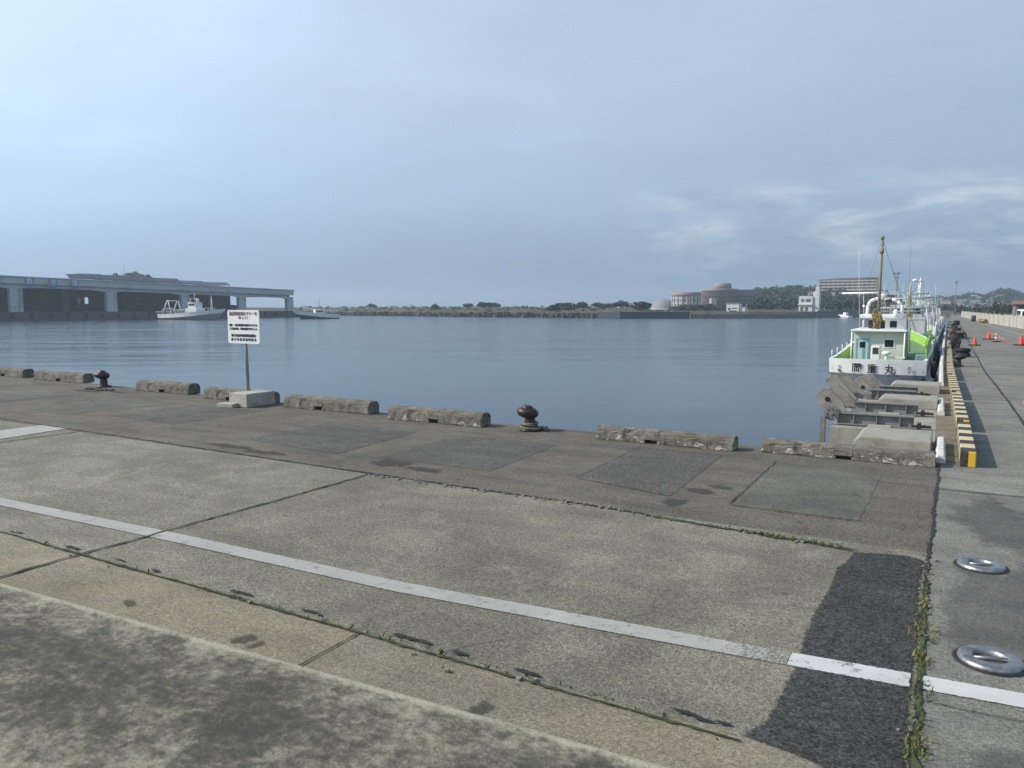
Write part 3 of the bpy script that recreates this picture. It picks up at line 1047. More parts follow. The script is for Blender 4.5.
# ---------------------------------------------------------------- text helper (Blender's own font)
def letters(lines, mat_, name, parent, label=None, depth=0.003, bold=0.012):
    """lines: (string, x, z, size, width or None); lettering stands in the x-z plane facing -y; one mesh"""
    out = bmesh.new()
    for (s, x, z, size, width) in lines:
        cu = bpy.data.curves.new('lettering', 'FONT')
        cu.body = s
        cu.size = size
        cu.align_x = 'CENTER'
        cu.align_y = 'CENTER'
        cu.extrude = depth
        cu.offset = size * bold
        cu.resolution_u = 2
        ob = bpy.data.objects.new('lettering', cu)
        COL.objects.link(ob)
        bpy.context.view_layer.update()
        me = bpy.data.meshes.new_from_object(ob.evaluated_get(bpy.context.evaluated_depsgraph_get()))
        xs_ = [v.co.x for v in me.vertices] or [0, 1]
        k = 1.0 if not width else width / max(1e-6, max(xs_) - min(xs_))
        cxm = (max(xs_) + min(xs_)) / 2
        for v in me.vertices:
            v.co = Vector(((v.co.x - cxm) * k + x, -v.co.z, v.co.y + z))
        out.from_mesh(me)
        bpy.data.objects.remove(ob)
        bpy.data.meshes.remove(me)
        bpy.data.curves.remove(cu)
    b = MB()
    b.bm = out
    return b.build(name, mat_, parent, label=label, recalc=False)


# ---------------------------------------------------------------- the notice board
YS = 10.68
YB = 10.94
SX = YP(248, 391, YB).x
t = thing('notice_board', 'white notice board with Japanese lettering on a steel post', 'sign', (SX, YB, 0))
zt = YP(247, 310, YB).z
zb = YP(247, 343.5, YB).z
xl = YP(229, 310, YB).x - SX
xr = YP(260.5, 310, YB).x - SX
bw = xr - xl
xc = (xl + xr) / 2
b = MB()
poly = []
rr = 0.05
for (cx_, cz_, a0) in ((xr - rr, zb + rr, -90), (xr - rr, zt - rr, 0), (xl + rr, zt - rr, 90), (xl + rr, zb + rr, 180)):
    for k in range(5):
        a = R(a0 + k * 22.5)
        poly.append((cx_ + rr * math.cos(a), cz_ + rr * math.sin(a)))
b.prism(poly, 'y', -0.045, -0.030)
b.build('board', M['sign_white'], t)
b = MB()
b.tube((0.02, 0, 0.0), (-0.03, 0, zt - 0.06), 0.032, n=12)
b.build('post', M['galv'], t)
hb = zt - zb
L6 = [('漁港利用者はマナーを', 0.885, 0.085, 0.88), ('守って！', 0.76, 0.075, 0.30)]
rd = letters([(s, xc, zb + hb * fz, sz, bw * w) for s, fz, sz, w in L6], M['red'], 'headline', t)
rd.location = (0, -0.049, 0)
L6 = [('漁船・一般の港内通行の妨げになります。', 0.545, 0.055, 0.90), ('ゴミは持ち帰り、車両の放置はやめましょう。', 0.435, 0.055, 0.88),
      ('銚子漁港利用調整協議会', 0.235, 0.062, 0.78), ('銚 子 市 漁 業 協 同 組 合', 0.115, 0.062, 0.80)]
bk = letters([(s, xc, zb + hb * fz, sz, bw * w) for s, fz, sz, w in L6], M['black'], 'lettering', t)
bk.location = (0, -0.049, 0)
b = MB()
by_ = P(247, 408).y
b.box(YP(229, 400, by_).x - SX, P(247, 408).x - SX, by_ - YB, 11.2 - YB, 0.0, 0.28, 0.02)
b.build('foundation_block', M['block_pale'], t)
b = MB()
p = P(232, 407)
b.box(-0.27, 0.14, -0.12, 0.12, 0, 0.085, 0.015)
o = b.build('concrete_slab', M['block_pale'], label='small loose concrete piece beside the notice board block', cat='concrete block', loc=(p.x + 0.02, p.y - 0.03, 0))
o.rotation_euler = (0, 0, 0.15)


# ---------------------------------------------------------------- steel mooring arms in the corner
b = MB()
b.prism([(-1.12, 11.55), (-0.13, 11.55), (-0.13, 21.6), (-1.72, 21.6), (-1.72, 13.85), (-1.12, 13.85)], 'z', -3, -0.02)
b.build('pier', M['block'], label='concrete pier base carrying the mooring arms in the quay corner', cat='pier')
AB = ((-1.16, -0.17, 11.86, 12.98, 0.16, 'front concrete block beside the nearest steel beam', 0.03),
      (-1.26, -0.17, 17.15, 18.1, 0.17, 'low concrete block between the two mooring arms', 0.03),
      (-1.24, -0.17, 20.2, 21.3, 0.20, 'tall concrete block next to the moored boat stern', 0.03))
for (x0, x1, y0, y1, zt_, lb, bv) in AB:
    b = MB()
    cx_ = (x0 + x1) / 2
    b.prism([(x0 - cx_, -0.02), (x1 - cx_, -0.02), (x1 - cx_, zt_), (x0 - cx_ + 0.09, zt_), (x0 - cx_ + 0.01, zt_ - 0.07)], 'y', 0, y1 - y0, 0.018)
    b.build('concrete_block', M['block'], label=lb, cat='concrete block', group='concrete blocks of the mooring arm base', loc=(cx_, y0, 0))


def arm(y0, y1, polyA, polyB, xr_, label):
    """two levers side by side, each a horizontal I beam with a thick leaning head plate, on a hub"""
    t = thing('mooring_cradle', label, 'mooring arm', (-1.7, y0, 0), 0, 'steel mooring arms in the quay corner')
    for (y, poly) in ((y0, polyA), (y1, polyB)):
        q = [(a + 1.7, c) for a, c in poly]
        b = MB()
        b.prism(q, 'y', y - y0 - 0.035, y - y0 + 0.035, 0.006)
        b.build('head_plate', M['plate_steel'], t)
        q2 = [(a + 0.13, c + 0.05) for a, c in q]
        b = MB()
        b.prism(q2, 'y', y - y0 + 0.24, y - y0 + 0.30, 0.006)
        b.build('head_plate', M['plate_steel'], t)
        b = MB()
        cxp = sum(a for a, c in q) / len(q)
        czp = sum(c for a, c in q) / len(q)
        b.tube((cxp - 0.1, y - y0 + 0.036, czp + 0.05), (cxp - 0.06, y - y0 + 0.24, czp + 0.06), 0.06, n=12)
        b.build('spacer', M['beam_steel'], t)
        x0 = q[3][0] - 0.1
        x1 = xr_ + 1.7
        b = MB()
        b.box(x0, x1, y - y0 - 0.07, y - y0 + 0.09, 0.185, 0.205)
        b.box(x0, x1, y - y0 + 0.0, y - y0 + 0.018, 0.022, 0.184)
        b.box(x0, x1, y - y0 - 0.07, y - y0 + 0.09, 0.0, 0.021)
        n = 3
        for k in range(n):
            xx = x0 + (x1 - x0) * (0.22 + 0.3 * k)
            b.box(xx, xx + 0.015, y - y0 - 0.06, y - y0 - 0.001, 0.022, 0.184)
        b.build('beam', M['beam_steel'], t)
        b = MB()
        b.box(x1 - 0.03, x1 + 0.26, y - y0 - 0.03, y - y0 + 0.04, 0.022, 0.06)
        b.box(x1 + 0.05, x1 + 0.11, y - y0 - 0.07, y - y0 + 0.08, 0.0, 0.10)
        b.tube((x1 + 0.16, y - y0 - 0.06, 0.05), (x1 + 0.16, y - y0 + 0.07, 0.05), 0.02, n=8)
        b.build('anchor_clamp', M['rust_iron'], t)
        b = MB()
        b.box(x0 + 0.5, x0 + 0.85, y - y0 - 0.16, y - y0 - 0.075, -0.01, 0.035, 0.005)
        b.build('foot_pad', M['block_pale'], t)
    b = MB()
    hx, hz = polyA[5][0] + 1.7 + 0.14, polyA[5][1] - 0.02
    b.tube((hx, -0.09, hz), (hx, -0.036, hz), 0.125, n=20)
    for k in range(8):
        a = k * math.pi / 4
        b.tube((hx + 0.085 * math.cos(a), -0.11, hz + 0.085 * math.sin(a)), (hx + 0.085 * math.cos(a), -0.09, hz + 0.085 * math.sin(a)), 0.016, n=6)
    b.tube((hx, -0.12, hz), (hx, -0.09, hz), 0.035, n=10)
    b.build('hub', M['beam_steel'], t)
    b = MB()
    b.box(hx - 0.17, hx - 0.09, -0.14, -0.03, -1.4, hz - 0.04)
    b.build('support_leg', M['beam_steel'], t)
    b = MB()
    b.tube((hx - 0.08, -0.045, hz + 0.24), (hx - 0.08, -0.036, hz + 0.24), 0.042, n=12)
    b.tube((hx - 0.08, -0.06, hz + 0.24), (hx - 0.08, -0.045, hz + 0.24), 0.024, n=10)
    b.build('hole_mark', M['rust_iron'], t)  # dark rusty disc standing for the dark hole in the plate
    return t


arm(14.2, 16.0, [(-2.04, 0.47), (-1.90, 0.62), (-1.80, 0.60), (-1.55, 0.36), (-1.52, 0.2), (-1.88, 0.2)],
    [(-2.12, 0.60), (-1.98, 0.69), (-1.88, 0.67), (-1.52, 0.26), (-1.60, 0.18), (-1.80, 0.2)], -0.47, 'near steel mooring arm with two long I-beams and leaning plates')
arm(18.6, 19.6, [(-1.94, 0.26), (-1.78, 0.46), (-1.70, 0.47), (-1.46, 0.18), (-1.46, 0.03), (-1.72, 0.02)],
    [(-1.86, 0.27), (-1.78, 0.40), (-1.72, 0.41), (-1.44, 0.12), (-1.46, 0.03), (-1.62, 0.02)], -0.6, 'farther steel mooring arm behind the low concrete block, below the boat')

# ---------------------------------------------------------------- striped and white kerbs along the road
for i, (y0, y1) in enumerate(((11.05, 13.95), (14.2, 18.75), (19.1, 23.75), (24.1, 28.8), (29.1, 33.8), (34.1, 38.8), (39.1, 43.8), (44.1, 48.8))):
    b = MB()
    b.box(0, 0.172, 0, y1 - y0, 0.0, 0.20, 0.012)
    nth = ('nearest', 'second', 'third', 'fourth', 'fifth', 'sixth', 'seventh', 'farthest')[i]
    KX = ((11.05, 0.175), (14.2, 0.15), (19.1, 0.065), (24.0, -0.02), (28.8, -0.08), (60, -0.25))
    kx = lambda y: next(xa + (xb - xa) * (y - ya) / (yb - ya) for (ya, xa), (yb, xb) in zip(KX[:-1], KX[1:]) if y <= yb)
    o = b.build('striped_kerb', M['hazard'], label=nth + ' yellow and black striped kerb block in the row along the road', cat='kerb', group='striped kerb blocks along the boats', loc=(kx(y0), y0, 0))
    o.rotation_euler = (0, 0, math.atan2(kx(y0) - kx(y1), y1 - y0))
ws = [(11.1, 12.75), (16.1, 18.3)] + [(22.3 + k * 4.9, 22.3 + k * 4.9 + 4.7) for k in range(12)]
for i, (y0, y1) in enumerate(ws):
    b = MB()
    b.prism([(-0.062, 0), (0.062, 0), (0.058, 0.07), (0.035, 0.11), (-0.035, 0.11), (-0.058, 0.07)], 'y', 0, y1 - y0, 0.012)
    lb = {0: 'short white painted edge stop at the end of the mossy wheel stop', 1: 'single white edge stop beside the mooring arm beams'}.get(i, 'white painted edge stop in the long row beside the boats')
    b.build('edge_stop', M['white_kerb'], label=lb, cat='kerb', group='white edge stops in the row beside the boats' if i > 1 else None, loc=(-0.04 - 0.0105 * (min(y0, 30) - 11) - 0.005 * max(0, y0 - 30), y0, 0.005)).rotation_euler = (0, 0, 0.0105 if y0 < 30 else 0.005)


# ---------------------------------------------------------------- steel ground rings in the road
def ground_ring(px, py, label):
    p = P(px, py)
    t = thing('ground_ring', label, 'ground ring', (p.x, p.y, 0.002), 0.3, 'steel lashing rings set in the road')
    b = MB()
    b.lathe([(0.084, 0.002), (0.087, 0.024), (0.096, 0.031), (0.145, 0.031), (0.160, 0.024), (0.166, 0.010), (0.166, 0.002)], n=40)
    b.bm.faces.ensure_lookup_table()
    caps = [f for f in b.bm.faces if len(f.verts) > 8]
    bmesh.ops.delete(b.bm, geom=caps, context='FACES')
    b.build('rim', M['chrome'], t)
    b = MB()
    b.lathe([(0.1665, 0.001), (0.1665, 0.007), (0.185, 0.006), (0.19, 0.001)], n=40)
    caps = [f for f in b.bm.faces if len(f.verts) > 8]
    bmesh.ops.delete(b.bm, geom=caps, context='FACES')
    b.build('shadow_collar', M['dark_iron'], t)  # dark flange draws the shadow below the rim by its colour
    b = MB()
    b.lathe([(0.0, 0.0035), (0.0915, 0.0035), (0.0915, 0.004), (0.0, 0.0042)], n=30)
    b.build('pan', mat('ring_pan_steel', (0.22, 0.23, 0.24), 0.45, 0.3, 15, 0.2, metal=0.7), t)
    b = MB()
    b.tube((-0.085, 0, 0.016), (0.085, 0, 0.016), 0.011, n=10)
    b.build('crossbar', M['chrome'], t)
    return t


ground_ring(990, 661.5, 'shiny steel ground ring next to the white line on the road')
ground_ring(981, 566.5, 'shiny steel ground ring farther up the road, above the white line')

# ---------------------------------------------------------------- road clutter: bollards, tyres, cones
for i, (x, y, lb) in enumerate(((0.24, 30.3, 'dark iron bollard nearest on the boat quay, beside the striped kerb'), (0.15, 52, 'dark iron bollard second along the boat quay'),
                                (0.12, 76, 'dark iron bollard third along the boat quay'))):
    b_ = bollard(530, 430.5, 0.46, lb, R(180), 'dark bollards along the boat quay', 'dark_iron')
    b_.location = (x, y, 0)
b = MB()
b.torus((0, 0, 0), 0.215, 0.105, 26, 12, None, 0.85)
tyre0 = None
spots = [(0.42, 36.5, 0, 0), (0.42, 36.5, 0.22, 0), (0.32, 43.5, 0.25, 1), (0.38, 46.5, 0.30, 1), (0.30, 49.5, 0.28, 1), (0.40, 56, 0.12, 0), (0.40, 56.0, 0.34, 0), (0.30, 60, 0.30, 1),
         (0.36, 65, 0.30, 1), (0.35, 70, 0.12, 0), (0.35, 70, 0.34, 0), (0.40, 83, 0.3, 1), (0.35, 90, 0.3, 1), (0.45, 98, 0.12, 0), (0.45, 98, 0.34, 0), (0.45, 98, 0.56, 0)]
names = ['lower tyre of the nearest flat pair on the boat quay', 'upper tyre of the nearest flat pair on the boat quay']
for i, (x, y, z, up) in enumerate(spots):
    if tyre0 is None:
        tyre0 = b.build('tyre', M['rubber'])
        o = tyre0
    else:
        o = tyre0.copy()
        COL.objects.link(o)
    tag(o, names[i] if i < 2 else ('black tyre fender leaning on edge along the far boat quay' if up else 'black tyre lying in a stack along the far boat quay'), 'tyre',
        'tyres lying on the boat quay' if i < 2 else ('leaning tyre fenders on the far quay' if up else 'stacked tyres on the far quay'))
    o.location = (x - (0.16 if up else 0.0), y, z * 0.75 if up else z * 0.8 + 0.09)
    if up:
        o.scale = (0.8, 0.8, 0.8)
    o.rotation_euler = (R(random.uniform(55, 80)), R(random.uniform(-15, 15)), R(random.uniform(-40, 40))) if up else (0, 0, random.uniform(0, 3))
bp = P(950, 324)
b = MB()
for k in range(14):
    b.path([(random.uniform(-0.3, 0.5) + 0.1 * math.sin(i + k), -1.2 + i * 0.5, 0.08 + 0.35 * math.exp(-((i - 3) / 1.6) ** 2) * random.uniform(0.4, 1)) for i in range(7)], 0.09, 6)
b.build('net_heap', mat('rust_net', (0.14, 0.085, 0.05), 0.95, 0.5, 6, 0.5), label='heap of brown fishing net and floats on the far boat quay', cat='net', loc=(0.25, 60, 0))


def cone(px, py, h, label, m='orange'):
    p = P(px, py)
    t = thing('traffic_cone', label, 'traffic cone', (p.x, p.y, 0), random.uniform(0, 1), 'traffic cones closing off the road')
    b = MB()
    w = h * 0.46
    b.box(-w, w, -w, w, 0, h * 0.12, 0.012)
    b.build('base', M['rubber'], t)
    b = MB()
    b.lathe([(h * 0.27, h * 0.121), (h * 0.25, h * 0.15), (h * 0.07, h * 0.96), (h * 0.04, h)], n=20)
    b.build('body', M[m], t)
    return t


cone(974.5, 345.5, 0.46, 'red traffic cone nearest the boats with a wide black base')
cone(1021, 345.5, 0.56, 'red traffic cone farthest right on the road')
cone(988.5, 339.5, 0.52, 'red traffic cone farthest up the road, behind the striped post')
p = P(996, 342)
t = thing('marker_post', 'white and orange marker post standing between the red cones', 'marker post', (p.x, p.y, 0))
b = MB()
b.lathe([(0.0, 0), (0.24, 0.0), (0.22, 0.05), (0.06, 0.07), (0.0, 0.07)], n=18)
b.build('base', M['rubber'], t)
for k, (z0, z1, m) in enumerate(((0.07, 0.18, 'orange2'), (0.181, 0.30, 'white'), (0.301, 0.38, 'orange2'), (0.381, 0.48, 'white'), (0.481, 0.56, 'orange2'))):
    b = MB()
    b.tube((0, 0, z0), (0, 0, z1), 0.055, n=14)
    b.build('band', M[m], t)
for (a, c, lb) in (((988.5, 333), (996, 335), 'orange bar linking the farthest cone to the marker post'), ((996, 335), (1008, 338.5), 'orange bar sloping down right from the marker post')):
    pa = D(a[0], a[1], 46.5)
    pb = D(c[0], c[1], 44.6)
    if c[0] == 1008:
        pb.z = 0.03
    b = MB()
    b.tube(pa, pb, 0.022, n=8)
    b.build('cone_bar', M['orange2'], label=lb, cat='cone bar')


# ---------------------------------------------------------------- boats
def smooth(t):
    t = max(0.0, min(1.0, t))
    return t * t * (3 - 2 * t)


def hull_parts(t, L, B, g0, g1, band, m_up, m_low, m_in, m_deck, deckdrop=0.5, stern=0.92, rake=1.2):
    n = 22
    st = [i / n for i in range(n + 1)]

    def bg_(u):
        if u < 0.5:
            return B / 2 * (stern + (1 - stern) * smooth(u / 0.4))
        return B / 2 * max(0.012, 1 - ((u - 0.5) / 0.5) ** 2.3)

    def zg(u):
        return g0 + (g1 - g0) * u ** 2.0

    def yy(u, z):
        return L * u + rake * (z - 0.2) * u ** 5 - 0.10 * (1 - u) ** 6 * (z - 0.2)

    def hb(u, lev):
        k = bg_(u)
        if lev == 0:
            return k * 0.55 * (1 - 0.75 * u ** 3)
        if lev == 1:
            return k * 0.86 * (1 - 0.55 * u ** 3)
        if lev == 2:
            return k * (0.975 - 0.12 * u ** 3)
        return k

    def zl(u, lev):
        return (-0.45, 0.12, zg(u) - band, zg(u))[lev]

    for (lo, name, m) in ((0, 'bottom', m_low), (2, 'hull', m_up)):
        b = MB()
        for s in (-1, 1):
            levs = (0, 1, 2) if lo == 0 else (2, 3)
            rows = []
            for l in levs:
                row = []
                for u in st:
                    h_ = hb(u, l) + (0.03 if lo == 2 and l == 2 else 0.0)
                    row.append(b.bm.verts.new((s * h_, yy(u, zl(u, l)), zl(u, l))))
                rows.append(row)
            for a, c in zip(rows[:-1], rows[1:]):
                for i in range(n):
                    f = b.bm.faces.new((a[i], a[i + 1], c[i + 1], c[i]))
                    f.smooth = True
        levs = (0, 1, 2) if lo == 0 else (2, 3)
        for l0, l1 in zip(levs[:-1], levs[1:]):
            e0 = hb(0, l0) + (0.03 if lo == 2 and l0 == 2 else 0)
            e1 = hb(0, l1)
            for k in range(8):
                def tp(f, e, l):
                    x = e * (-1 + 2 * f)
                    return (x, yy(0, zl(0, l)) - 0.22 * (1 - (2 * f - 1) ** 2), zl(0, l))
                b.face([tp(k / 8, e0, l0), tp((k + 1) / 8, e0, l0), tp((k + 1) / 8, e1, l1), tp(k / 8, e1, l1)])
        if lo == 2:   # the cap rail: a ledge inwards along the gunwale
            for s in (-1, 1):
                for i in range(n):
                    u, v = st[i], st[i + 1]
                    q = [(s * bg_(u), yy(u, zg(u)), zg(u)), (s * bg_(v), yy(v, zg(v)), zg(v)),
                         (s * max(0, bg_(v) - 0.11), yy(v, zg(v)), zg(v) + 0.004), (s * max(0, bg_(u) - 0.11), yy(u, zg(u)), zg(u) + 0.004)]
                    b.face(q)
            for k in range(8):
                f0, f1 = k / 8, (k + 1) / 8
                e = hb(0, 3)
                q = lambda f, d: (e * (-1 + 2 * f), yy(0, g0) - 0.22 * (1 - (2 * f - 1) ** 2) + d, g0)
                b.face([q(f0, 0), q(f1, 0), q(f1, 0.12), q(f0, 0.12)])
            # rubbing strake
            for s in (-1, 1):
                for i in range(n):
                    u, v = st[i], st[i + 1]
                    pa = (s * (hb(u, 2) + 0.035), yy(u, zl(u, 2)), zl(u, 2))
                    pb = (s * (hb(v, 2) + 0.035), yy(v, zl(v, 2)), zl(v, 2))
                    b.tube(pa, pb, 0.035, n=6, cap=False)
        b.build(name, m, t)
    b = MB()
    for s in (-1, 1):
        for i in range(n):
            u, v = st[i], st[i + 1]
            b.face([(s * max(0, bg_(u) - 0.1), yy(u, zg(u)), zg(u) - 0.004), (s * max(0, bg_(v) - 0.1), yy(v, zg(v)), zg(v) - 0.004),
                    (s * max(0, bg_(v) - 0.14), yy(v, zg(v)), zg(v) - deckdrop), (s * max(0, bg_(u) - 0.14), yy(u, zg(u)), zg(u) - deckdrop)], True)
    e = bg_(0) - 0.12
    b.face([(-e, 0.0, g0 - 0.004), (e, 0.0, g0 - 0.004), (e, 0.0, g0 - deckdrop), (-e, 0.0, g0 - deckdrop)])
    b.build('bulwark', m_in, t)
    b = MB()
    for i in range(n):
        u, v = st[i], st[i + 1]
        b.face([(-max(0, bg_(u) - 0.13), yy(u, zg(u)), zg(u) - deckdrop), (max(0, bg_(u) - 0.13), yy(u, zg(u)), zg(u) - deckdrop),
                (max(0, bg_(v) - 0.13), yy(v, zg(v)), zg(v) - deckdrop), (-max(0, bg_(v) - 0.13), yy(v, zg(v)), zg(v) - deckdrop)])
    b.build('deck', m_deck, t)
    return bg_, zg


# --- the white and green boat moored stern-on to the corner
BX, BY = -2.52, 33.4
boat = thing('fishing_boat', 'white fishing boat with green bulwarks and name lettering on its stern', 'boat', (BX, BY, WATER), 0)
hull_parts(boat, 14.0, 3.66, 1.07, 2.0, 0.58, M['white'], M['hull_grey'], M['green'], M['green_deck'], 0.45, 0.96)
LZ = lambda z: z - WATER


def bpt(px, py, y):       # a point of the boat measured at world depth y
    q = YP(px, py, y)
    return Vector((q.x - BX, q.y - BY, q.z - WATER))


nm = letters([('岡', bpt(856.5, 369, 33.1).x, LZ(-0.40), 0.40, 0.34), ('重', bpt(872, 369, 33.2).x, LZ(-0.42), 0.40, 0.34), ('丸', bpt(890, 369, 33.3).x, LZ(-0.44), 0.42, 0.38)], M['black'], 'name_lettering', boat)

sm_ = letters([('千', -1.36, LZ(-0.36), 0.14, 0.12), ('葉', -1.36, LZ(-0.51), 0.14, 0.12), ('銚', 1.18, LZ(-0.36), 0.14, 0.12), ('子', 1.18, LZ(-0.51), 0.14, 0.12)], M['black'], 'port_lettering', boat)
for o_ in (nm, sm_):
    e_ = 3.66 / 2 * 0.96
    for v in o_.data.vertices:
        f_ = (v.co.x + e_) / (2 * e_)
        v.co.y += -0.22 * (1 - (2 * f_ - 1) ** 2) - 0.10 * (v.co.z - 0.2) - 0.035
YC = 37.0
xa, xb = bpt(853.5, 350, YC).x, bpt(904, 350, YC).x
zr = bpt(880, 331.5, YC).z
y0 = YC - BY
b = MB()
b.box(xa, xb, y0, y0 + 3.6, 0.55, zr, 0.02)
b.build('cabin', M['cream'], boat)
b = MB()
b.box(xa - 0.12, xb + 0.1, y0 - 0.35, y0 + 3.7, zr + 0.003, zr + 0.085, 0.02)
b.build('cabin_roof', M['white'], boat)
for x in (xa - 0.06, xb + 0.02):
    b = MB()
    b.tube((x, y0 - 0.28, 0.55), (x, y0 - 0.28, zr), 0.032, n=8)
    b.build('roof_post', M['white'], boat)
dx0, dx1 = bpt(857, 350, YC).x, bpt(867.5, 350, YC).x
dzt = bpt(860, 339.5, YC).z
b = MB()
b.box(dx0 - 0.05, dx0, y0 - 0.05, y0 - 0.003, 0.62, dzt + 0.06)
b.box(dx1, dx1 + 0.05, y0 - 0.05, y0 - 0.003, 0.62, dzt + 0.06)
b.box(dx0, dx1, y0 - 0.05, y0 - 0.003, dzt, dzt + 0.06)
df = b.build('door_frame', M['teal'], boat)
b = MB()
b.box(dx0, dx1, y0 - 0.035, y0 - 0.003, 0.62, dzt)
dr = b.build('door', mat('pale_blue_door', (0.42, 0.56, 0.60), 0.5, 0.1, 3), boat)
b = MB()
b.box(dx0 + 0.1, dx1 - 0.1, y0 - 0.04, y0 - 0.036, dzt - 0.36, dzt - 0.1)
b.build('door_window', M['glass'], dr)
b = MB()
wx0, wx1 = bpt(884.5, 345, YC).x, bpt(893.5, 345, YC).x
wz1, wz0 = bpt(888, 339.8, YC).z, bpt(888, 347, YC).z
b.box(wx0 - 0.04, wx1 + 0.04, y0 - 0.02, y0 - 0.003, wz0 - 0.04, wz1 + 0.04)
fr = b.build('window', M['white'], boat)
b = MB()
b.box(wx0, wx1, y0 - 0.026, y0 - 0.021, wz0, wz1)
b.build('pane', M['glass'], fr)
# deck box with dark opening before the cabin
hx0, hx1 = bpt(871, 350, YC - 0.9).x, bpt(880, 350, YC - 0.9).x
b = MB()
b.box(hx0, hx1, y0 - 1.0, y0 - 0.4, 0.62, bpt(875, 346, YC - 0.9).z, 0.03)
hb_ = b.build('deck_box', M['white'], boat)
b = MB()
b.box(hx0 + 0.07, hx1 - 0.06, y0 - 1.012, y0 - 1.002, bpt(875, 354, YC - 1).z, bpt(875, 347.6, YC - 1).z)
b.build('opening', M['dark'], hb_)
b = MB()
b.tube((hx1 + 0.25, y0 - 0.9, 0.62), (hx1 + 0.25, y0 - 0.9, 1.25), 0.06, n=10)
b.lathe([(0.12, 1.1), (0.18, 1.14), (0.18, 1.22), (0.12, 1.26)], (hx1 + 0.25, y0 - 0.9, 0), 14)
b.box(hx1 + 0.1, hx1 + 0.95, y0 - 0.5, y0 - 0.3, 0.95, 1.0)
b.build('winch', M['white'], boat)
b = MB()
b.box(-1.55, 1.2, 0.3, 0.42, 0.62, 0.9)
b.build('stern_locker', M['hull_grey'], boat)
# upper wheelhouse and flying deck
YU = YC + 1.6
yu = YU - BY
ux0, ux1 = bpt(885, 325, YU).x, bpt(905, 325, YU).x
uz = bpt(890, 318.5, YU).z
b = MB()
b.box(ux0, ux1, yu, yu + 1.7, zr + 0.087, uz, 0.02)
wh = b.build('wheelhouse', M['white'], boat)
b = MB()
b.box(bpt(890, 322, YU).x, bpt(897, 322, YU).x, yu - 0.012, yu - 0.002, bpt(890, 327.5, YU).z, bpt(890, 321, YU).z)
b.build('wheelhouse_window', M['glass'], boat)
b = MB()
rx0, rx1 = bpt(860.5, 316, YU).x, bpt(904, 316, YU).x
b.box(rx0, rx1, yu - 0.3, yu + 1.9, uz + 0.003, uz + 0.19, 0.05)
b.build('wheelhouse_roof', M['white'], boat)
b = MB()
b.tube((rx0 + 0.15, yu - 0.1, zr + 0.08), (rx0 + 0.15, yu - 0.1, uz), 0.04, n=8)
b.build('roof_post', M['white'], boat)
b = MB()
b.tube((ux0 - 0.3, yu + 1.2, zr + 0.08), (ux0 - 0.3, yu + 1.2, uz), 0.03, n=8)
b.build('roof_post', M['white'], boat)
b = MB()
b.box(rx0 + 0.3, ux0 - 0.02, yu + 0.5, yu + 1.2, zr + 0.086, uz - 0.1, 0.04)
b.build('under_roof_shade', M['dark'], boat)  # dark box added to stand for the shade in the open bay
# arch
YA = YU + 0.9
apts = [bpt(x, y, YA) for x, y in ((867, 315), (868, 306), (870.5, 301), (876, 298.8), (884, 298.2), (892, 299.2), (898, 301), (901.5, 305), (902.5, 315))]
b = MB()
b.path(apts, 0.075, 10)
b.build('arch', M['white'], boat)
b = MB()
for z_ in (303, 307, 311):
    b.tube(bpt(882, z_, YA), bpt(896, z_, YA), 0.022, n=6)
for x_ in (882, 886, 891, 896):
    b.tube(bpt(x_, 300, YA), bpt(x_, 314, YA), 0.022, n=6)
b.build('instrument_rack', M['crane'], boat)
b = MB()
q = bpt(886, 303, YA - 0.1)
b.box(q.x, q.x + 0.25, q.y - 0.15, q.y - 0.05, q.z, q.z + 0.16)
b.build('lamp_box', M['dark'], boat)
q = bpt(884, 298, YA)
b = MB()
b.lathe([(0.0, 0), (0.09, 0.0), (0.09, 0.08), (0.14, 0.1), (0.15, 0.2), (0.10, 0.29), (0.0, 0.31)], (q.x, q.y, q.z - 0.02), 18)
b.build('radar_dome', M['white'], boat)
q = bpt(895.5, 314.2, YA - 0.2)
b = MB()
b.lathe([(0.0, 0), (0.11, 0.0), (0.11, 0.17), (0.06, 0.24), (0.0, 0.25)], (q.x, q.y, q.z - 0.02), 14)
b.build('radar_dome', M['white'], boat)
# wooden mast
YM = YC + 0.9
b = MB()
m0, m1 = bpt(877.4, 331, YM), bpt(882.7, 236, YM)
b.tube(m0, m1, 0.082, 0.05, 12)
k1 = m0.lerp(m1, 0.82)
k2 = m0.lerp(m1, 0.965)
b.tube(k1, k1 + Vector((0.01, 0, 0.2)), 0.092, 0.085, 10)
b.tube(k2, k2 + Vector((0.01, 0, 0.14)), 0.08, 0.07, 10)
b.build('mast', M['wood'], boat)
b = MB()
for i in range(40):
    q = bpt(877.5 + random.gauss(0, 2.3), 316 + random.gauss(0, 2.6), YM - 0.12)
    q2 = q + Vector((random.uniform(-.12, .12), random.uniform(-.1, .05), random.uniform(-.35, -.1)))
    b.tube(q, q2, 0.035, 0.025, 6)
b.build('rope_bundle', M['rope'], boat)
b = MB()
b.tube(bpt(842, 293.4, YM + 0.2), bpt(906, 292.4, YM + 0.2), 0.045, n=8)
b.build('boom', M['white'], boat)
b = MB()
for (xa_, ya_, xb_, yb_, r) in ((864, 318, 863.5, 292, 0.02), (859.5, 331, 859, 250, 0.012), (902, 318, 903.5, 285, 0.012)):
    b.tube(bpt(xa_, ya_, YU), bpt(xb_, yb_, YU), r, r * 0.5, 6)
q = bpt(864, 306, YU)
b.lathe([(0.0, -0.06), (0.06, -0.05), (0.07, 0.03), (0.0, 0.06)], q, 10)
b.build('antenna', M['white'], boat)
b = MB()
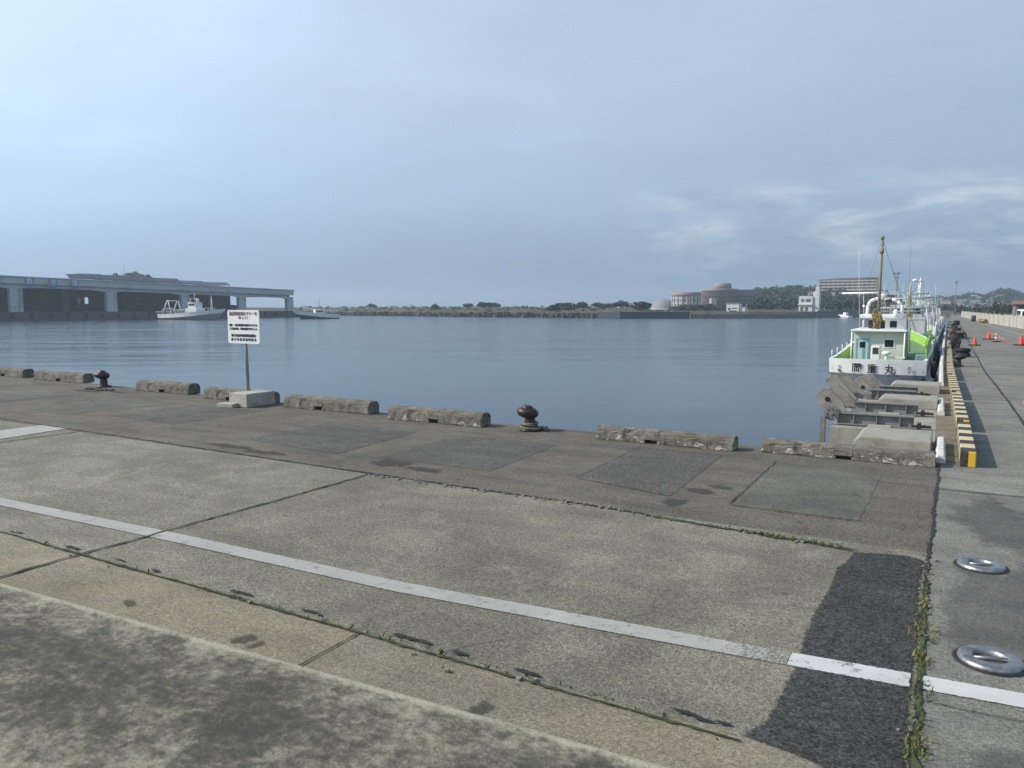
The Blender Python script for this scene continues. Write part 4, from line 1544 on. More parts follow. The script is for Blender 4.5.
for (a, c) in (((882.6, 238), (851, 333)), ((882.6, 238), (911, 331)), ((882.6, 240), (903, 300))):
    b.tube(bpt(a[0], a[1], YM), bpt(c[0], c[1], YM + 0.8), 0.008, n=5)
b.build('stay', M['crane'], boat)
b = MB()
b.tube(bpt(906.3, 358, YC - 0.2), bpt(906.0, 318, YC - 0.2), 0.07, n=10)
b.tube(bpt(909.6, 352, YC - 0.5), bpt(909.4, 320, YC - 0.5), 0.03, n=8)
b.build('exhaust_pipe', M['crane'], boat)
# raised starboard weather screen, bright green
b = MB()
sx = 1.66
scr = []
for (y, zt_) in ((1.0, 1.68), (2.5, 1.74), (4.5, 1.84), (6.5, 1.95), (8.3, 2.1)):
    scr.append((y, zt_))
pl = [(y, 0.75) for y, z_ in scr] + [(y, z_) for y, z_ in reversed(scr)]
b.prism(pl, 'x', sx, sx + 0.05, 0.004)
b.build('side_screen', M['green'], boat)
b = MB()
for k in range(9):
    f = k / 8
    y = 1.0 + 7.2 * f
    z_ = 1.68 + 0.42 * f ** 1.3
    b.lathe([(0.0, -0.06), (0.045, -0.04), (0.06, 0.0), (0.045, 0.04), (0.0, 0.06)], (sx - 0.04 + random.uniform(-.03, .03), y, z_ - 0.05 + random.uniform(-.06, .06)), 8)
b.build('float_line', mat('lime_floats', (0.34, 0.54, 0.07), 0.5, 0.2, 5), boat)
b = MB()
b.box(1.3, 1.68, 1.1, 2.0, 0.62, 1.22, 0.05)
b.build('fish_box', mat('blue_grey_tub', (0.16, 0.24, 0.28), 0.6, 0.2, 3), boat)
b = MB()
for k in range(5):
    b.tube((-1.72 + 0.02 * k, 0.4 + k * 1.5, 1.08 + 0.0 * k), (-1.72 + 0.02 * k, 0.4 + k * 1.5, 1.38 + 0.05 * k), 0.018, n=6)
b.build('rail_post', M['white'], boat)
for k in range(4):
    b = MB()
    b.torus((0, 0, 0), 0.24, 0.11, 20, 8, Matrix.Rotation(R(90), 3, 'Y'), 0.9)
    o = b.build('tyre_fender', M['rubber'], label=('nearest', 'second', 'third', 'fourth')[k] + ' black tyre fender hanging between the green boat and the quay', cat='tyre', group='tyre fenders beside the green boat', loc=(-0.54, 34.2 + k * 3.0, -0.42))


# --- the row of boats moored ahead of it
def row_boat(label, y, L, B, x, mastm, seed):
    rnd = random.Random(seed)
    t = thing('fishing_boat', label, 'boat', (x, y, WATER), 0, 'fishing boats in a row along the right quay')
    hull_parts(t, L, B, 1.25, 2.3, 0.9, M['white_dull'], M['hull_blue'], M['white_dull'], M['green_deck'], 0.5, 0.9)
    b = MB()
    b.box(-B * 0.3, B * 0.3, L * 0.28, L * 0.58, 0.7, 2.5, 0.04)
    b.build('cabin', M['white_dull'], t)
    b = MB()
    b.box(-B * 0.24, B * 0.24, L * 0.40, L * 0.55, 2.503, 3.3, 0.04)
    b.build('wheelhouse', M['white_dull'], t)
    for k in (-1, 0, 1):
        b = MB()
        b.box(k * B * 0.15 - 0.22, k * B * 0.15 + 0.22, L * 0.40 - 0.012, L * 0.40 - 0.002, 2.75, 3.1)
        b.build('window', M['glass'], t)
    b = MB()
    b.box(-B * 0.18, B * 0.02, L * 0.28 - 0.012, L * 0.28 - 0.002, 0.9, 2.2)
    b.build('door', M['teal'], t)
    b = MB()
    b.tube((0.2, L * 0.36, 2.5), (0.2, L * 0.36, 4.7 + rnd.uniform(-.3, .9)), 0.17 if mastm == 'yellowwood' else 0.08, 0.05, 10)
    b.build('mast', M[mastm], t)
    b = MB()
    for z_ in (3.7, 4.0):
        b.tube((-1.0, L * 0.36, z_), (1.3, L * 0.36, z_), 0.05, n=8)
    b.build('spreader', M['white_dull'], t)
    b = MB()   # aft gantry
    xg = B * 0.4
    yg = L * 0.12
    b.path([(-xg, yg, 0.8), (-xg * 0.8, yg, 3.1), (xg * 0.8, yg, 3.1), (xg, yg, 0.8)], 0.04, 8)
    b.path([(-xg * 0.85, yg, 2.4), (xg * 0.85, yg, 2.4)], 0.03, 8)
    b.path([(-xg * 0.8, yg + 1, 2.9), (xg * 0.8, yg + 1, 2.9)], 0.04, 8)
    for s in (-1, 1):
        b.path([(s * xg, yg + 1, 0.8), (s * xg * 0.8, yg + 1, 2.9), (s * xg * 0.8, yg, 3.1)], 0.03, 8)
    b.build('gantry', M['white_dull'], t)
    for k in range(6):
        b = MB()
        xx = rnd.uniform(-B * 0.4, B * 0.42)
        yy = rnd.uniform(L * 0.1, L * 0.7)
        b.tube((xx, yy, 1.5), (xx + rnd.uniform(-.1, .1), yy, rnd.uniform(3.6, 5.2)), 0.03, 0.012, 6)
        b.build('antenna', M['white_dull'], t)
    b = MB()
    for k in range(10):
        yy = L * (0.05 + 0.08 * k)
        b.tube((B * 0.46, yy, 1.25 + 0.0), (B * 0.46, yy, 2.1), 0.022, n=6)
    b.tube((B * 0.46, L * 0.05, 2.1), (B * 0.46, L * 0.77, 2.1), 0.022, n=6)
    b.tube((B * 0.46, L * 0.05, 1.75), (B * 0.46, L * 0.77, 1.75), 0.022, n=6)
    b.build('rail', M['white_dull'], t)
    for k in range(12):
        xx = rnd.uniform(-B * 0.35, B * 0.35)
        yy = rnd.uniform(L * 0.02, L * 0.26)
        s_ = rnd.uniform(0.15, 0.4)
        b = MB()
        b.box(xx - s_, xx + s_, yy - s_, yy + s_, 0.76, 0.8 + s_ * 2.2, 0.04)
        b.build('deck_box', M[('net', 'dark', 'crane', 'teal')[(k + seed) % 4]], t)
    for k in range(9):
        xx = rnd.uniform(-B * 0.38, B * 0.42)
        b = MB()
        y_ = rnd.uniform(0.05, 0.5) * L
        b.tube((xx, y_, 1.4), (rnd.uniform(-.6, 1.2), y_ + rnd.uniform(-1, 2), rnd.uniform(3.4, 5.0)), 0.022, 0.018, 5)
        b.build('rigging', M[('white_dull', 'crane', 'teal')[k % 3]], t)
    return t


row_boat('white fishing boat moored directly ahead of the green boat, with yellow mast', 49.5, 14, 3.9, -2.6, 'yellowwood', 1)
row_boat('white fishing boat third along the right quay, white lattice rig', 66, 14, 3.8, -2.6, 'white', 2)
row_boat('white fishing boat fourth along the right quay, behind the lattice rig', 82, 14, 3.8, -2.6, 'white', 3)
row_boat('white fishing boat fifth along the right quay', 98, 15, 4.0, -2.7, 'white', 4)
row_boat('white fishing boat farthest along the right quay', 116, 16, 4.2, -2.9, 'wood', 5)
# lamp and whip aerial on the second boat's masthead
q = D(919, 281, 50)
b = MB()
b.tube((q.x, q.y, 1.4), (q.x, q.y, q.z), 0.045, 0.03, 8)
b.tube((q.x - 0.28, q.y, q.z), (q.x + 0.28, q.y + 0.05, q.z), 0.06, n=8)
b.lathe([(0.0, -0.02), (0.16, 0.0), (0.17, 0.07), (0.06, 0.15), (0.0, 0.16)], (q.x - 0.22, q.y, q.z), 12)
b.build('quay_lamp', M['white'], label='white floodlight on a tall thin pole between the moored boats', cat='lamp')
q0, q1 = D(908, 305, 48), D(911, 245, 48)
b = MB()
b.tube((q0.x, q0.y, 1.2), q1, 0.02, 0.01, 6)
b.build('whip_aerial', M['crane'], label='thin whip aerial rising highest behind the green boat', cat='antenna')

# ---------------------------------------------------------------- the fish market across the harbour
MA = Vector((-205.0, 101.0))
MU = Vector((7.0, 90.5)).normalized()
MN = Vector((-MU.y, MU.x))           # away from the harbour
mroot = thing('market_hall', 'long grey fish market hall with open arched bays across the water', 'building', (MA.x, MA.y, 0), math.atan2(MU.y, MU.x))


def ms(px):          # distance along the facade at the photo column px
    r, fw = ray(px, 300)
    d = Vector((r.x, r.y)).normalized()
    # MA + s*MU = k*d
    det = MU.x * (-d.y) - MU.y * (-d.x)
    return ((-MA.x) * (-d.y) - (-MA.y) * (-d.x)) / det


def ms_at(px, n):    # same, at a line n metres behind the facade
    r, fw = ray(px, 300)
    d = Vector((r.x, r.y)).normalized()
    o = MA + MN * n
    det = MU.x * (-d.y) - MU.y * (-d.x)
    return ((-o.x) * (-d.y) - (-o.y) * (-d.x)) / det


def mz(s):           # roof edge height
    return 10.15 - 1.95 * max(-0.6, s / 90.5)


SEND = ms(293)
S0 = -62.0
FLOOR = 1.0
DEP = 26.0
cols = [ms(p) for p in (14, 110, 184, 241, 289)]
step = cols[1] - cols[0]
cols = [cols[0] - step * 2, cols[0] - step] + cols
# quay under it
b = MB()
b.box(S0, SEND + 10, -4.0, DEP + 20, -4, FLOOR)
b.build('quay', mat('dark_wet_quay', (0.07, 0.075, 0.08), 0.8, 0.3, 0.3), kind='structure', loc=(MA.x, MA.y, 0)).rotation_euler = (0, 0, math.atan2(MU.y, MU.x))
# fender row on the quay face
f0 = None
i = 0
s = -8
while s < SEND + 8:
    if f0 is None:
        b = MB()
        b.box(-0.35, 0.35, -0.28, 0, -1.4, 0.0, 0.06)
        f0 = b.build('quay_fender', M['rubber'], label='black rubber fender on the market quay face', cat='fender', group='rubber fenders on the market quay')
        o = f0
    else:
        o = f0.copy()
        COL.objects.link(o)
    p = MA + MU * s + MN * -4.0
    o.location = (p.x, p.y, 0.72)
    o.rotation_euler = (0, 0, math.atan2(MU.y, MU.x))
    s += 4.4
    i += 1
# fascia: two bands, following the slight fall of the roof
def band(b, s0, s1, za, zb, n0, n1, top=mz):
    vs_ = []
    for (s_, n_, zz) in ((s0, n0, za), (s1, n0, za), (s1, n1, za), (s0, n1, za), (s0, n0, zb), (s1, n0, zb), (s1, n1, zb), (s0, n1, zb)):
        vs_.append(b.bm.verts.new((s_, n_, top(s_) - zz)))
    for q in ((3, 2, 1, 0), (4, 5, 6, 7), (0, 1, 5, 4), (1, 2, 6, 5), (2, 3, 7, 6), (3, 0, 4, 7)):
        b.bm.faces.new([vs_[k] for k in q])


b = MB()
band(b, S0, SEND - 0.6, 1.85, 0.25, -1.2, -0.6)
band(b, S0, SEND, 0.247, 0.0, -1.5, DEP + 1.5)
b.build('roof', M['market'], mroot)
b = MB()
band(b, SEND - 2.6, SEND - 2.0, 2.4, 0.25, -0.59, DEP)
b.build('end_beam', M['market'], mroot)
for a, c in zip(cols[:-1], cols[1:]):
    b = MB()
    n = 14
    for k in range(n):
        f0_, f1_ = k / n, (k + 1) / n
        dd = lambda f: 2.85 + 0.6 * max(0, 1 - f / 0.2) ** 1.6 + 0.6 * max(0, 1 - (1 - f) / 0.2) ** 1.6
        s0_, s1_ = a + (c - a) * f0_, a + (c - a) * f1_
        d0, d1 = dd(f0_), dd(f1_)
        vs_ = [b.bm.verts.new(q) for q in ((s0_, -0.4, mz(s0_) - d0), (s1_, -0.4, mz(s1_) - d1), (s1_, 0.5, mz(s1_) - d1), (s0_, 0.5, mz(s0_) - d0),
                                           (s0_, -0.4, mz(s0_) - 1.4), (s1_, -0.4, mz(s1_) - 1.4), (s1_, 0.5, mz(s1_) - 1.4), (s0_, 0.5, mz(s0_) - 1.4))]
        for q in ((3, 2, 1, 0), (0, 1, 5, 4), (2, 3, 7, 6)):
            b.bm.faces.new([vs_[j] for j in q])
    b.build('arched_beam', M['market'], mroot)
for c in cols:
    for (w, off, n_) in ((0.95, 0, -0.3), (0.45, 1.9, 0.6)):
        b = MB()
        b.box(c - w + off, c + w + off, n_, n_ + 1.4, FLOOR, mz(c) - 2.5)
        b.build('column', M['market'], mroot)
for c in cols[2:] + [cols[-1] - 14]:
    b = MB()
    b.box(c - 0.9, c + 0.9, DEP - 1, DEP, FLOOR, mz(c) - 0.26)
    b.build('column', M['market'], mroot)
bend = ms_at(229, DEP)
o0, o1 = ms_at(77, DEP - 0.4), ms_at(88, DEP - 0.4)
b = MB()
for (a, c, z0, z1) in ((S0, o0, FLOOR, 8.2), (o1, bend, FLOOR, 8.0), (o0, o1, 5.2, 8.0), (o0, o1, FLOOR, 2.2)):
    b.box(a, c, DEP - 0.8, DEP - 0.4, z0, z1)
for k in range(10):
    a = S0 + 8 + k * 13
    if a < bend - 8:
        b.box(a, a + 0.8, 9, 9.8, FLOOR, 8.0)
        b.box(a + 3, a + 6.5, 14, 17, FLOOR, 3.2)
b.build('interior', M['market_shade'], mroot)
b = MB()
b.box(SEND - 46, SEND - 12, DEP - 12, DEP - 11, FLOOR, 3.0)
b.build('railing', M['market_shade'], mroot)
b = MB()
b.box(o0 - 2, o1 + 2, DEP + 6, DEP + 12, FLOOR, 5.5)
b.build('storage_shed', M['bldg_cream'], loc=(MA.x, MA.y, 0), label='pale shed seen through the dark bay of the market hall', cat='shed').rotation_euler = (0, 0, math.atan2(MU.y, MU.x))
# blue name boards
for px, ch in ((28, '魚'), (51.5, '市'), (73, '場')):
    s_ = ms(px)
    t = thing('name_board', 'blue board with white character %s on the market fascia' % ch, 'sign', (0, 0, 0), math.atan2(MU.y, MU.x), 'blue name boards on the market hall')
    p = MA + MU * s_ + MN * -1.45
    t.location = (p.x, p.y, mz(s_) - 1.35)
    b = MB()
    b.box(-0.95, 0.95, -0.05, 0.24, -1.05, 1.1, 0.03)
    b.build('board', M['blue_sign'], t)
    lt = letters([(ch, 0, 0.03, 1.7, 1.5)], M['sign_white'], 'character', t, depth=0.02)
    lt.location = (0, -0.075, 0)
# solar arrays on the roof
arr = [ms_at(p, 4) for p in (73, 98, 123, 148, 173, 198, 222)]
nth = ('first', 'second', 'third', 'fourth', 'fifth', 'sixth')
for i, (a, c) in enumerate(zip(arr[:-1], arr[1:])):
    t = thing('solar_array', nth[i] + ' dark solar panel array from the left on the market roof', 'solar panels', (MA.x, MA.y, 0), math.atan2(MU.y, MU.x), 'solar panel arrays on the market roof')
    z = mz((a + c) / 2)
    b = MB()
    for k in range(3):
        y_ = -1.2 + k * 3.1
        h_ = 1.55 if i < 4 else 1.2
        b.prism([(y_, z + 0.35), (y_ + 0.05, z + 0.30), (y_ + 2.4, z + h_), (y_ + 2.35, z + h_ + 0.06)], 'x', a + 0.1, c - 0.1)
    b.build('panel', M['solar'], t)
    b = MB()
    for k in range(3):
        y_ = -1.2 + k * 3.1
        for s_ in (a + 0.6, (a + c) / 2, c - 0.6):
            b.tube((s_, y_ + 0.4, z + 0.0), (s_, y_ + 0.4, z + 0.42), 0.06, n=6)
            b.tube((s_, y_ + 2.2, z + 0.0), (s_, y_ + 2.2, z + h_ - 0.06), 0.06, n=6)
    b.build('support_frame', M['crane'], t)
# roof plant
rs = ms(133)
t = thing('rooftop_unit', 'cluster of grey cooling units on the market roof', 'rooftop unit', (MA.x, MA.y, 0), math.atan2(MU.y, MU.x))
zr_ = mz(rs)
for (px, w, h_, m) in ((118, 0.6, 2.0, 'dark'), (131, 1.6, 2.2, 'bldg_grey'), (137, 1.3, 2.7, 'crane'), (143, 1.7, 1.9, 'bldg_grey'), (150, 0.7, 1.9, 'dark')):
    s_ = ms_at(px, 18)
    b = MB()
    b.box(s_ - w, s_ + w, 17.6, 20, zr_ + 0.0, zr_ + h_ + 0.6, 0.06)
    b.box(s_ - w * 0.6, s_ + w * 0.5, 18, 19.5, zr_ + h_ + 0.6, zr_ + h_ + 1.1, 0.1)
    b.build('casing', M[m], t)
b = MB()
for (px, h_) in ((115, 2.4), (121, 2.9), (124, 5.0), (135, 3.8), (146, 2.6), (153, 2.4)):
    s_ = ms_at(px, 18)
    b.tube((s_, 17, zr_), (s_, 17, zr_ + h_ + 1.0), 0.09, 0.05, 6)
b.build('antenna', M['crane'], t)


# --- boats at the market
def side_boat(label, px0, px1, d, wl_py, m_low, trawler):
    """boat lying across the view; local y runs stern to bow"""
    a = D(px0, wl_py, d)
    c = D(px1, wl_py, d * 0.97)
    v = Vector((c.x - a.x, c.y - a.y))
    L = v.length
    t = thing('fishing_boat', label, 'boat', (a.x, a.y, WATER), math.atan2(v.y, v.x) - math.pi / 2)
    B = L * 0.27
    hull_parts(t, L * 0.95, B, 1.5 if trawler else 1.3, 2.9 if trawler else 2.4, 1.0, M['white'], m_low, M['white'], M['hull_grey'], 0.5, 0.85, 0.9)
    if trawler:
        b = MB()
        b.box(-B * 0.3, B * 0.3, L * 0.46, L * 0.66, 0.9, 3.0, 0.05)
        b.build('cabin', M['white'], t)
        b = MB()
        b.box(-B * 0.26, B * 0.26, L * 0.50, L * 0.63, 3.003, 4.6, 0.05)
        b.build('wheelhouse', M['white'], t)
        for s in (-1, 1):
            b = MB()
            b.box(s * (B * 0.26 + 0.006) - 0.005, s * (B * 0.26 + 0.006) + 0.005, L * 0.515, L * 0.615, 3.7, 4.2)
            b.build('window', M['glass'], t)
        b = MB()
        b.path([(-B * 0.3, L * 0.56, 4.6), (-B * 0.3, L * 0.56, 5.6), (B * 0.3, L * 0.56, 5.6), (B * 0.3, L * 0.56, 4.6)], 0.08, 6)
        b.tube((0, L * 0.56, 5.0), (0, L * 0.56, 7.0), 0.08, 0.04, 8)
        b.tube((0, L * 0.60, 4.6), (0, L * 0.60, 5.6), 0.25, 0.2, 10)
        b.build('radar_mast', M['white'], t)
        b = MB()
        xg = B * 0.36
        b.path([(-xg, L * 0.06, 0.9), (-xg, L * 0.16, 5.0), (xg, L * 0.16, 5.0), (xg, L * 0.06, 0.9)], 0.13, 8)
        b.path([(-xg, L * 0.24, 0.9), (-xg, L * 0.18, 5.0)], 0.11, 8)
        b.path([(xg, L * 0.24, 0.9), (xg, L * 0.18, 5.0)], 0.11, 8)
        b.path([(-xg, L * 0.11, 3.0), (xg, L * 0.11, 3.0)], 0.1, 8)
        b.build('gantry', M['white'], t)
        b = MB()
        b.box(-B * 0.4, B * 0.4, -0.8, L * 0.12, 1.9, 2.3, 0.05)
        b.build('stern_ramp', M['crane'], t)
        b = MB()
        yb = L * 0.85
        b.path([(-0.5, yb, 2.0), (0, yb, 5.6), (0.5, yb, 2.0)], 0.09, 8)
        b.tube((0, yb, 4.8), (0, yb, 6.4), 0.09, 0.05, 8)
        for z_ in (2.8, 3.6, 4.3):
            b.tube((-0.32, yb, z_), (0.32, yb, z_), 0.06, n=6)
        b.build('foremast', M['white'], t)
        b = MB()
        for k in range(26):
            y_ = random.uniform(L * 0.16, L * 0.48)
            x_ = random.uniform(-B * 0.3, B * 0.3)
            s_ = random.uniform(0.2, 0.5)
            b.box(x_ - s_, x_ + s_, y_ - s_, y_ + s_, 0.95, 1.2 + s_ * 2.5, 0.05)
        b.build('deck_gear', M['crane'], t)
    else:
        b = MB()
        b.box(-B * 0.28, B * 0.28, L * 0.36, L * 0.60, 0.8, 2.7, 0.05)
        b.build('cabin', M['white'], t)
        for s in (-1, 1):
            b = MB()
            b.box(s * (B * 0.28 + 0.006) - 0.005, s * (B * 0.28 + 0.006) + 0.005, L * 0.40, L * 0.58, 1.9, 2.4)
            b.build('window', M['glass'], t)
        b = MB()
        b.tube((0, L * 0.45, 2.7), (0.0, L * 0.47, 6.0), 0.07, 0.04, 8)
        b.tube((0, L * 0.30, 1.0), (0.0, L * 0.52, 4.6), 0.05, 0.03, 8)
        b.build('mast', M['crane'], t)
    b = MB()
    for k in range(12):
        y_ = L * (0.08 + 0.07 * k)
        for s in (-1, 1):
            b.tube((s * B * 0.4 * (1 - max(0, y_ / L - 0.55) * 1.3), y_, 1.5), (s * B * 0.4 * (1 - max(0, y_ / L - 0.55) * 1.3), y_, 2.6 + 0.8 * (y_ / L) ** 2), 0.035, n=5)
    for s in (-1, 1):
        top = []
        for k in range(12):
            y_ = L * (0.08 + 0.07 * k)
            top.append((s * B * 0.4 * (1 - max(0, y_ / L - 0.55) * 1.3), y_, 2.6 + 0.8 * (y_ / L) ** 2))
        b.path(top, 0.035, 5)
    b.build('rail', M['white'], t)
    return t


side_boat('white trawler with stern gantry lying in front of the market hall', 164, 221, 206, 320.3, M['crane'], True)
side_boat('white boat with bow to the left, right of the market hall end', 338, 298, 224, 318.6, M['hull_blue'], False)


# ---------------------------------------------------------------- land round the harbour
def interp(tab, x):
    if x <= tab[0][0]:
        return tab[0][1]
    for (a, va), (c, vc) in zip(tab[:-1], tab[1:]):
        if x <= c:
            return va + (vc - va) * (x - a) / (c - a)
    return tab[-1][1]


SHORE = [(-260, 340), (300, 335), (340, 322), (480, 268), (620, 232), (740, 232), (800, 236), (860, 262), (930, 300), (948, 304), (952, 250), (957, 215), (963, 172), (985, 110), (1024, 76), (1100, 52), (1250, 36)]
HILL1 = [(640, 309), (690, 306), (735, 300), (752, 290), (757, 287.5), (770, 287), (785, 285), (800, 285.5), (815, 286), (830, 284), (850, 285), (876, 289), (900, 297), (930, 301), (980, 306), (1250, 307)]
HILL2 = [(860, 308), (900, 300), (925, 297), (945, 296), (960, 294.5), (970, 292.5), (978, 292.5), (984, 296), (990, 291.5), (997, 288.5), (1003, 287.5), (1012, 289.5), (1024, 293), (1050, 296), (1100, 291), (1180, 298), (1250, 300)]


def ground_z(px, d):
    ds = interp(SHORE, px)
    k = d - ds
    if px > 950:
        base = -0.03
    elif px < 640:
        base = -1.6 + 2.1 * smooth(k / 4) + 1.75 * smooth((k - 5) / 16)
        base += 0.5 * (math.sin(px * 0.11) * 0.5 + math.sin(px * 0.37 + 1)) * 0.35 * smooth(k / 10)
    else:
        base = -1.6 + 2.5 * smooth(k / 2.5) + 0.4 * smooth((k - 10) / 40)
    h1 = D(px, interp(HILL1, px), 470).z
    h2 = D(px, interp(HILL2, px), 680).z
    z = base
    if px > 640:
        z = max(z, base + max(0, h1 - 4.0 - base) * math.exp(-((d - 470) / 80) ** 2))
    if px > 860:
        z = max(z, base + max(0, h2 - 4.0 - base) * math.exp(-((d - 680) / 130) ** 2))
    return z


def polar(px, d):
    r, fw = ray(px, 308)
    return r.x * d / fw, r.y * d / fw


b = MB()
pxs = [-260 + 10 * i for i in range(152)]
rows = []
for px in pxs:
    ds = interp(SHORE, px)
    dl = [ds - 2, ds, ds + 2, ds + 4, ds + 8, ds + 14, ds + 22, ds + 40, ds + 70]
    far = [ds + 70 + (900 - ds - 70) * (k / 22) for k in range(1, 23)]
    row = []
    for k, d in enumerate(dl + far):
        x, y = polar(px, d)
        z = WATER - 1.5 if k == 0 and px <= 950 else ground_z(px, d)
        row.append(b.bm.verts.new((x, y, z)))
    rows.append(row)
for a, c in zip(rows[:-1], rows[1:]):
    for i in range(len(a) - 1):
        f = b.bm.faces.new((a[i], a[i + 1], c[i + 1], c[i]))
        f.smooth = True
b.build('terrain', M['land'], kind='structure')
# boulders along the breakwater foot
b = MB()
for i in range(520):
    px = random.uniform(300, 640)
    d = interp(SHORE, px) + random.uniform(-1.0, 3.5)
    x, y = polar(px, d)
    r = random.uniform(0.4, 1.0)
    z = WATER + random.uniform(0, 1.2)
    M_ = Matrix.Rotation(random.uniform(0, 6), 3, 'Z') @ Matrix.Rotation(random.uniform(0, 6), 3, 'X')
    b.box(x - r, x + r, y - r * 0.7, y + r * 0.7, z - r * 0.5, z + r * 0.5, 0, M_, (x, y, z))
b.build('rocks', M['rock'], kind='stuff')
# dark sea wall
wp = []
for px in (598, 620, 650, 690):
    x, y = polar(px, interp(SHORE, px) - 3)
    wp.append((x, y))
b = MB()
for (x0, y0), (x1, y1) in zip(wp[:-1], wp[1:]):
    n = Vector((-(y1 - y0), x1 - x0)).normalized() * 1.5
    b.prism([(x0, y0), (x1, y1), (x1 + n.x, y1 + n.y), (x0 + n.x, y0 + n.y)], 'z', -3, 0.85)
b.build('sea_wall', mat('dark_blue_seawall', (0.05, 0.06, 0.085), 0.8, 0.2, 0.3), label='long dark blue sea wall across the harbour below the round building', cat='wall')
wp = [polar(px, interp(SHORE, px) - 3) for px in (692, 740, 800, 862, 905)]
b = MB()
for (x0, y0), (x1, y1) in zip(wp[:-1], wp[1:]):
    n = Vector((-(y1 - y0), x1 - x0)).normalized() * 5
    b.prism([(x0, y0), (x1, y1), (x1 + n.x, y1 + n.y), (x0 + n.x, y0 + n.y)], 'z', -3, 0.15)
b.build('harbour_wall', M['quay_face'], label='low grey harbour wall below the white tower building', cat='wall')
x0, y0 = polar(748, 236)
x1, y1 = polar(798, 240)
n = Vector((-(y1 - y0), x1 - x0)).normalized()
b = MB()
b.prism([(x0, y0), (x1, y1), (x1 + n.x * 6, y1 + n.y * 6), (x0 + n.x * 6, y0 + n.y * 6)], 'z', 0.1, 0.75)
b.build('slipway', mat('sandy_concrete', (0.32, 0.25, 0.19), 0.9, 0.2, 0.4), kind='structure')


# ---------------------------------------------------------------- foliage
def crown(b, c, rx, ry, rz, n, s, rnd=random):
    """leaf clumps through an uneven volume: several lobes, each a shell of small leaves"""
    lobes = []
    for k in range(max(4, int(n / 40))):
        a = rnd.uniform(0, 6.28)
        q = rnd.random() ** 0.5
        lobes.append((Vector((c[0] + rx * 0.68 * q * math.cos(a), c[1] + ry * 0.68 * q * math.sin(a), c[2] + rz * rnd.uniform(-0.5, 0.62) * (1 - 0.5 * q))), rnd.uniform(0.32, 0.55)))
    for i in range(n):
        lc, lr = rnd.choice(lobes)
        d = Vector((rnd.gauss(0, 1), rnd.gauss(0, 1), rnd.gauss(0, 1))).normalized() * (0.55 + 0.5 * rnd.random())
        p = lc + Vector((d.x * rx * lr, d.y * ry * lr, d.z * rz * lr))
        u = Vector((rnd.gauss(0, 1), rnd.gauss(0, 1), rnd.gauss(0, 0.6))).normalized()
        v = u.cross(Vector((rnd.gauss(0, 1), rnd.gauss(0, 1), rnd.gauss(0, 1)))).normalized()
        k = s * rnd.uniform(0.6, 1.3)
        b.face([p - u * k, p - v * k * 0.7, p + u * k, p + v * k * 0.7])


def tree(px, d, top_py, wpx, label, m='leaf', name='tree', base_off=0.0, n=420, group=None):
    x, y = polar(px, d)
    zb = ground_z(px, d) - 0.1
    zt = D(px, top_py, d).z
    H = max(1.5, zt - zb)
    rw = wpx / 2 * d / F
    t = thing(name, label, 'tree', (x, y, zb), 0, group)
    b = MB()
    b.tube((0, 0, 0), (0.1, 0.05, H * 0.5), H * 0.045 + 0.05, H * 0.025 + 0.02, 8)
    for k in range(4):
        a = random.uniform(0, 6.28)
        b.tube((0.06, 0.03, H * (0.25 + 0.06 * k)), (rw * 0.55 * math.cos(a), rw * 0.55 * math.sin(a), H * 0.62), H * 0.02 + 0.02, 0.02, 6)
    b.build('trunk', M['bark'], t)
    b = MB()
    crown(b, (0, 0, H * 0.46), rw, rw, H * 0.60, n, max(0.2, rw * 0.13))
    b.build('crown', M[m], t, recalc=False)
    return t


TR = [(435, 300, 303.5, 9, 'tiny round shrub tree at the left of the breakwater clump', 'leaf'), (469, 300, 303, 13, 'small dark tree standing alone on the breakwater', 'leaf'),
      (484, 298, 301.5, 18, 'dark rounded tree left in the breakwater clump', 'leaf'), (494, 296, 302.5, 16, 'dark spreading tree right in the breakwater clump', 'leaf'),
      (372, 340, 306, 12, 'low bush at the left end of the breakwater', 'leaf2'),
      (553, 262, 304, 16, 'low dark tree at the left of the second breakwater grove', 'leaf'), (567, 262, 302.5, 20, 'wide dark tree in the second breakwater grove by the pole', 'leaf'),
      (582, 262, 302, 16, 'tall dark tree right of the pole on the breakwater', 'leaf'), (597, 258, 304.5, 14, 'small tree between the pole and the sea wall', 'leaf2'),
      (611, 258, 303, 18, 'dark tree above the left end of the sea wall', 'leaf'), (622, 260, 301, 16, 'taller tree above the sea wall', 'leaf'),
      (640, 256, 301.5, 28, 'broad dark tree above the sea wall middle', 'leaf'), (690, 262, 304, 22, 'bushy tree in front of the cream round building', 'leaf2'),
      (708, 262, 304, 20, 'bushy tree in front of the pinkish round building', 'leaf'), (720, 258, 306, 18, 'low tree just left of the white harbour house', 'leaf2'),
      (676, 262, 307, 14, 'low bush under the cream round building', 'leaf2'), (752, 300, 303, 16, 'tree right of the white harbour house', 'leaf'),
      (862, 300, 302, 18, 'dark tree left of the green boat mast', 'leaf'), (845, 300, 301, 20, 'dark tree below the terraced hotel', 'leaf'), (828, 300, 303, 18, 'dark tree right of the white tower', 'leaf')]
for (px, d, top, w, lb, m) in TR:
    tree(px, d, top, w, lb, m, 'tree', 0, 520)
x, y = polar(572.5, 258)
b = MB()
zt = D(572, 299, 258).z
b.tube((x, y, 0), (x, y, zt), 0.12, 0.06, 6)
b.build('pole', M['crane'], label='thin grey pole among the trees on the breakwater', cat='pole')

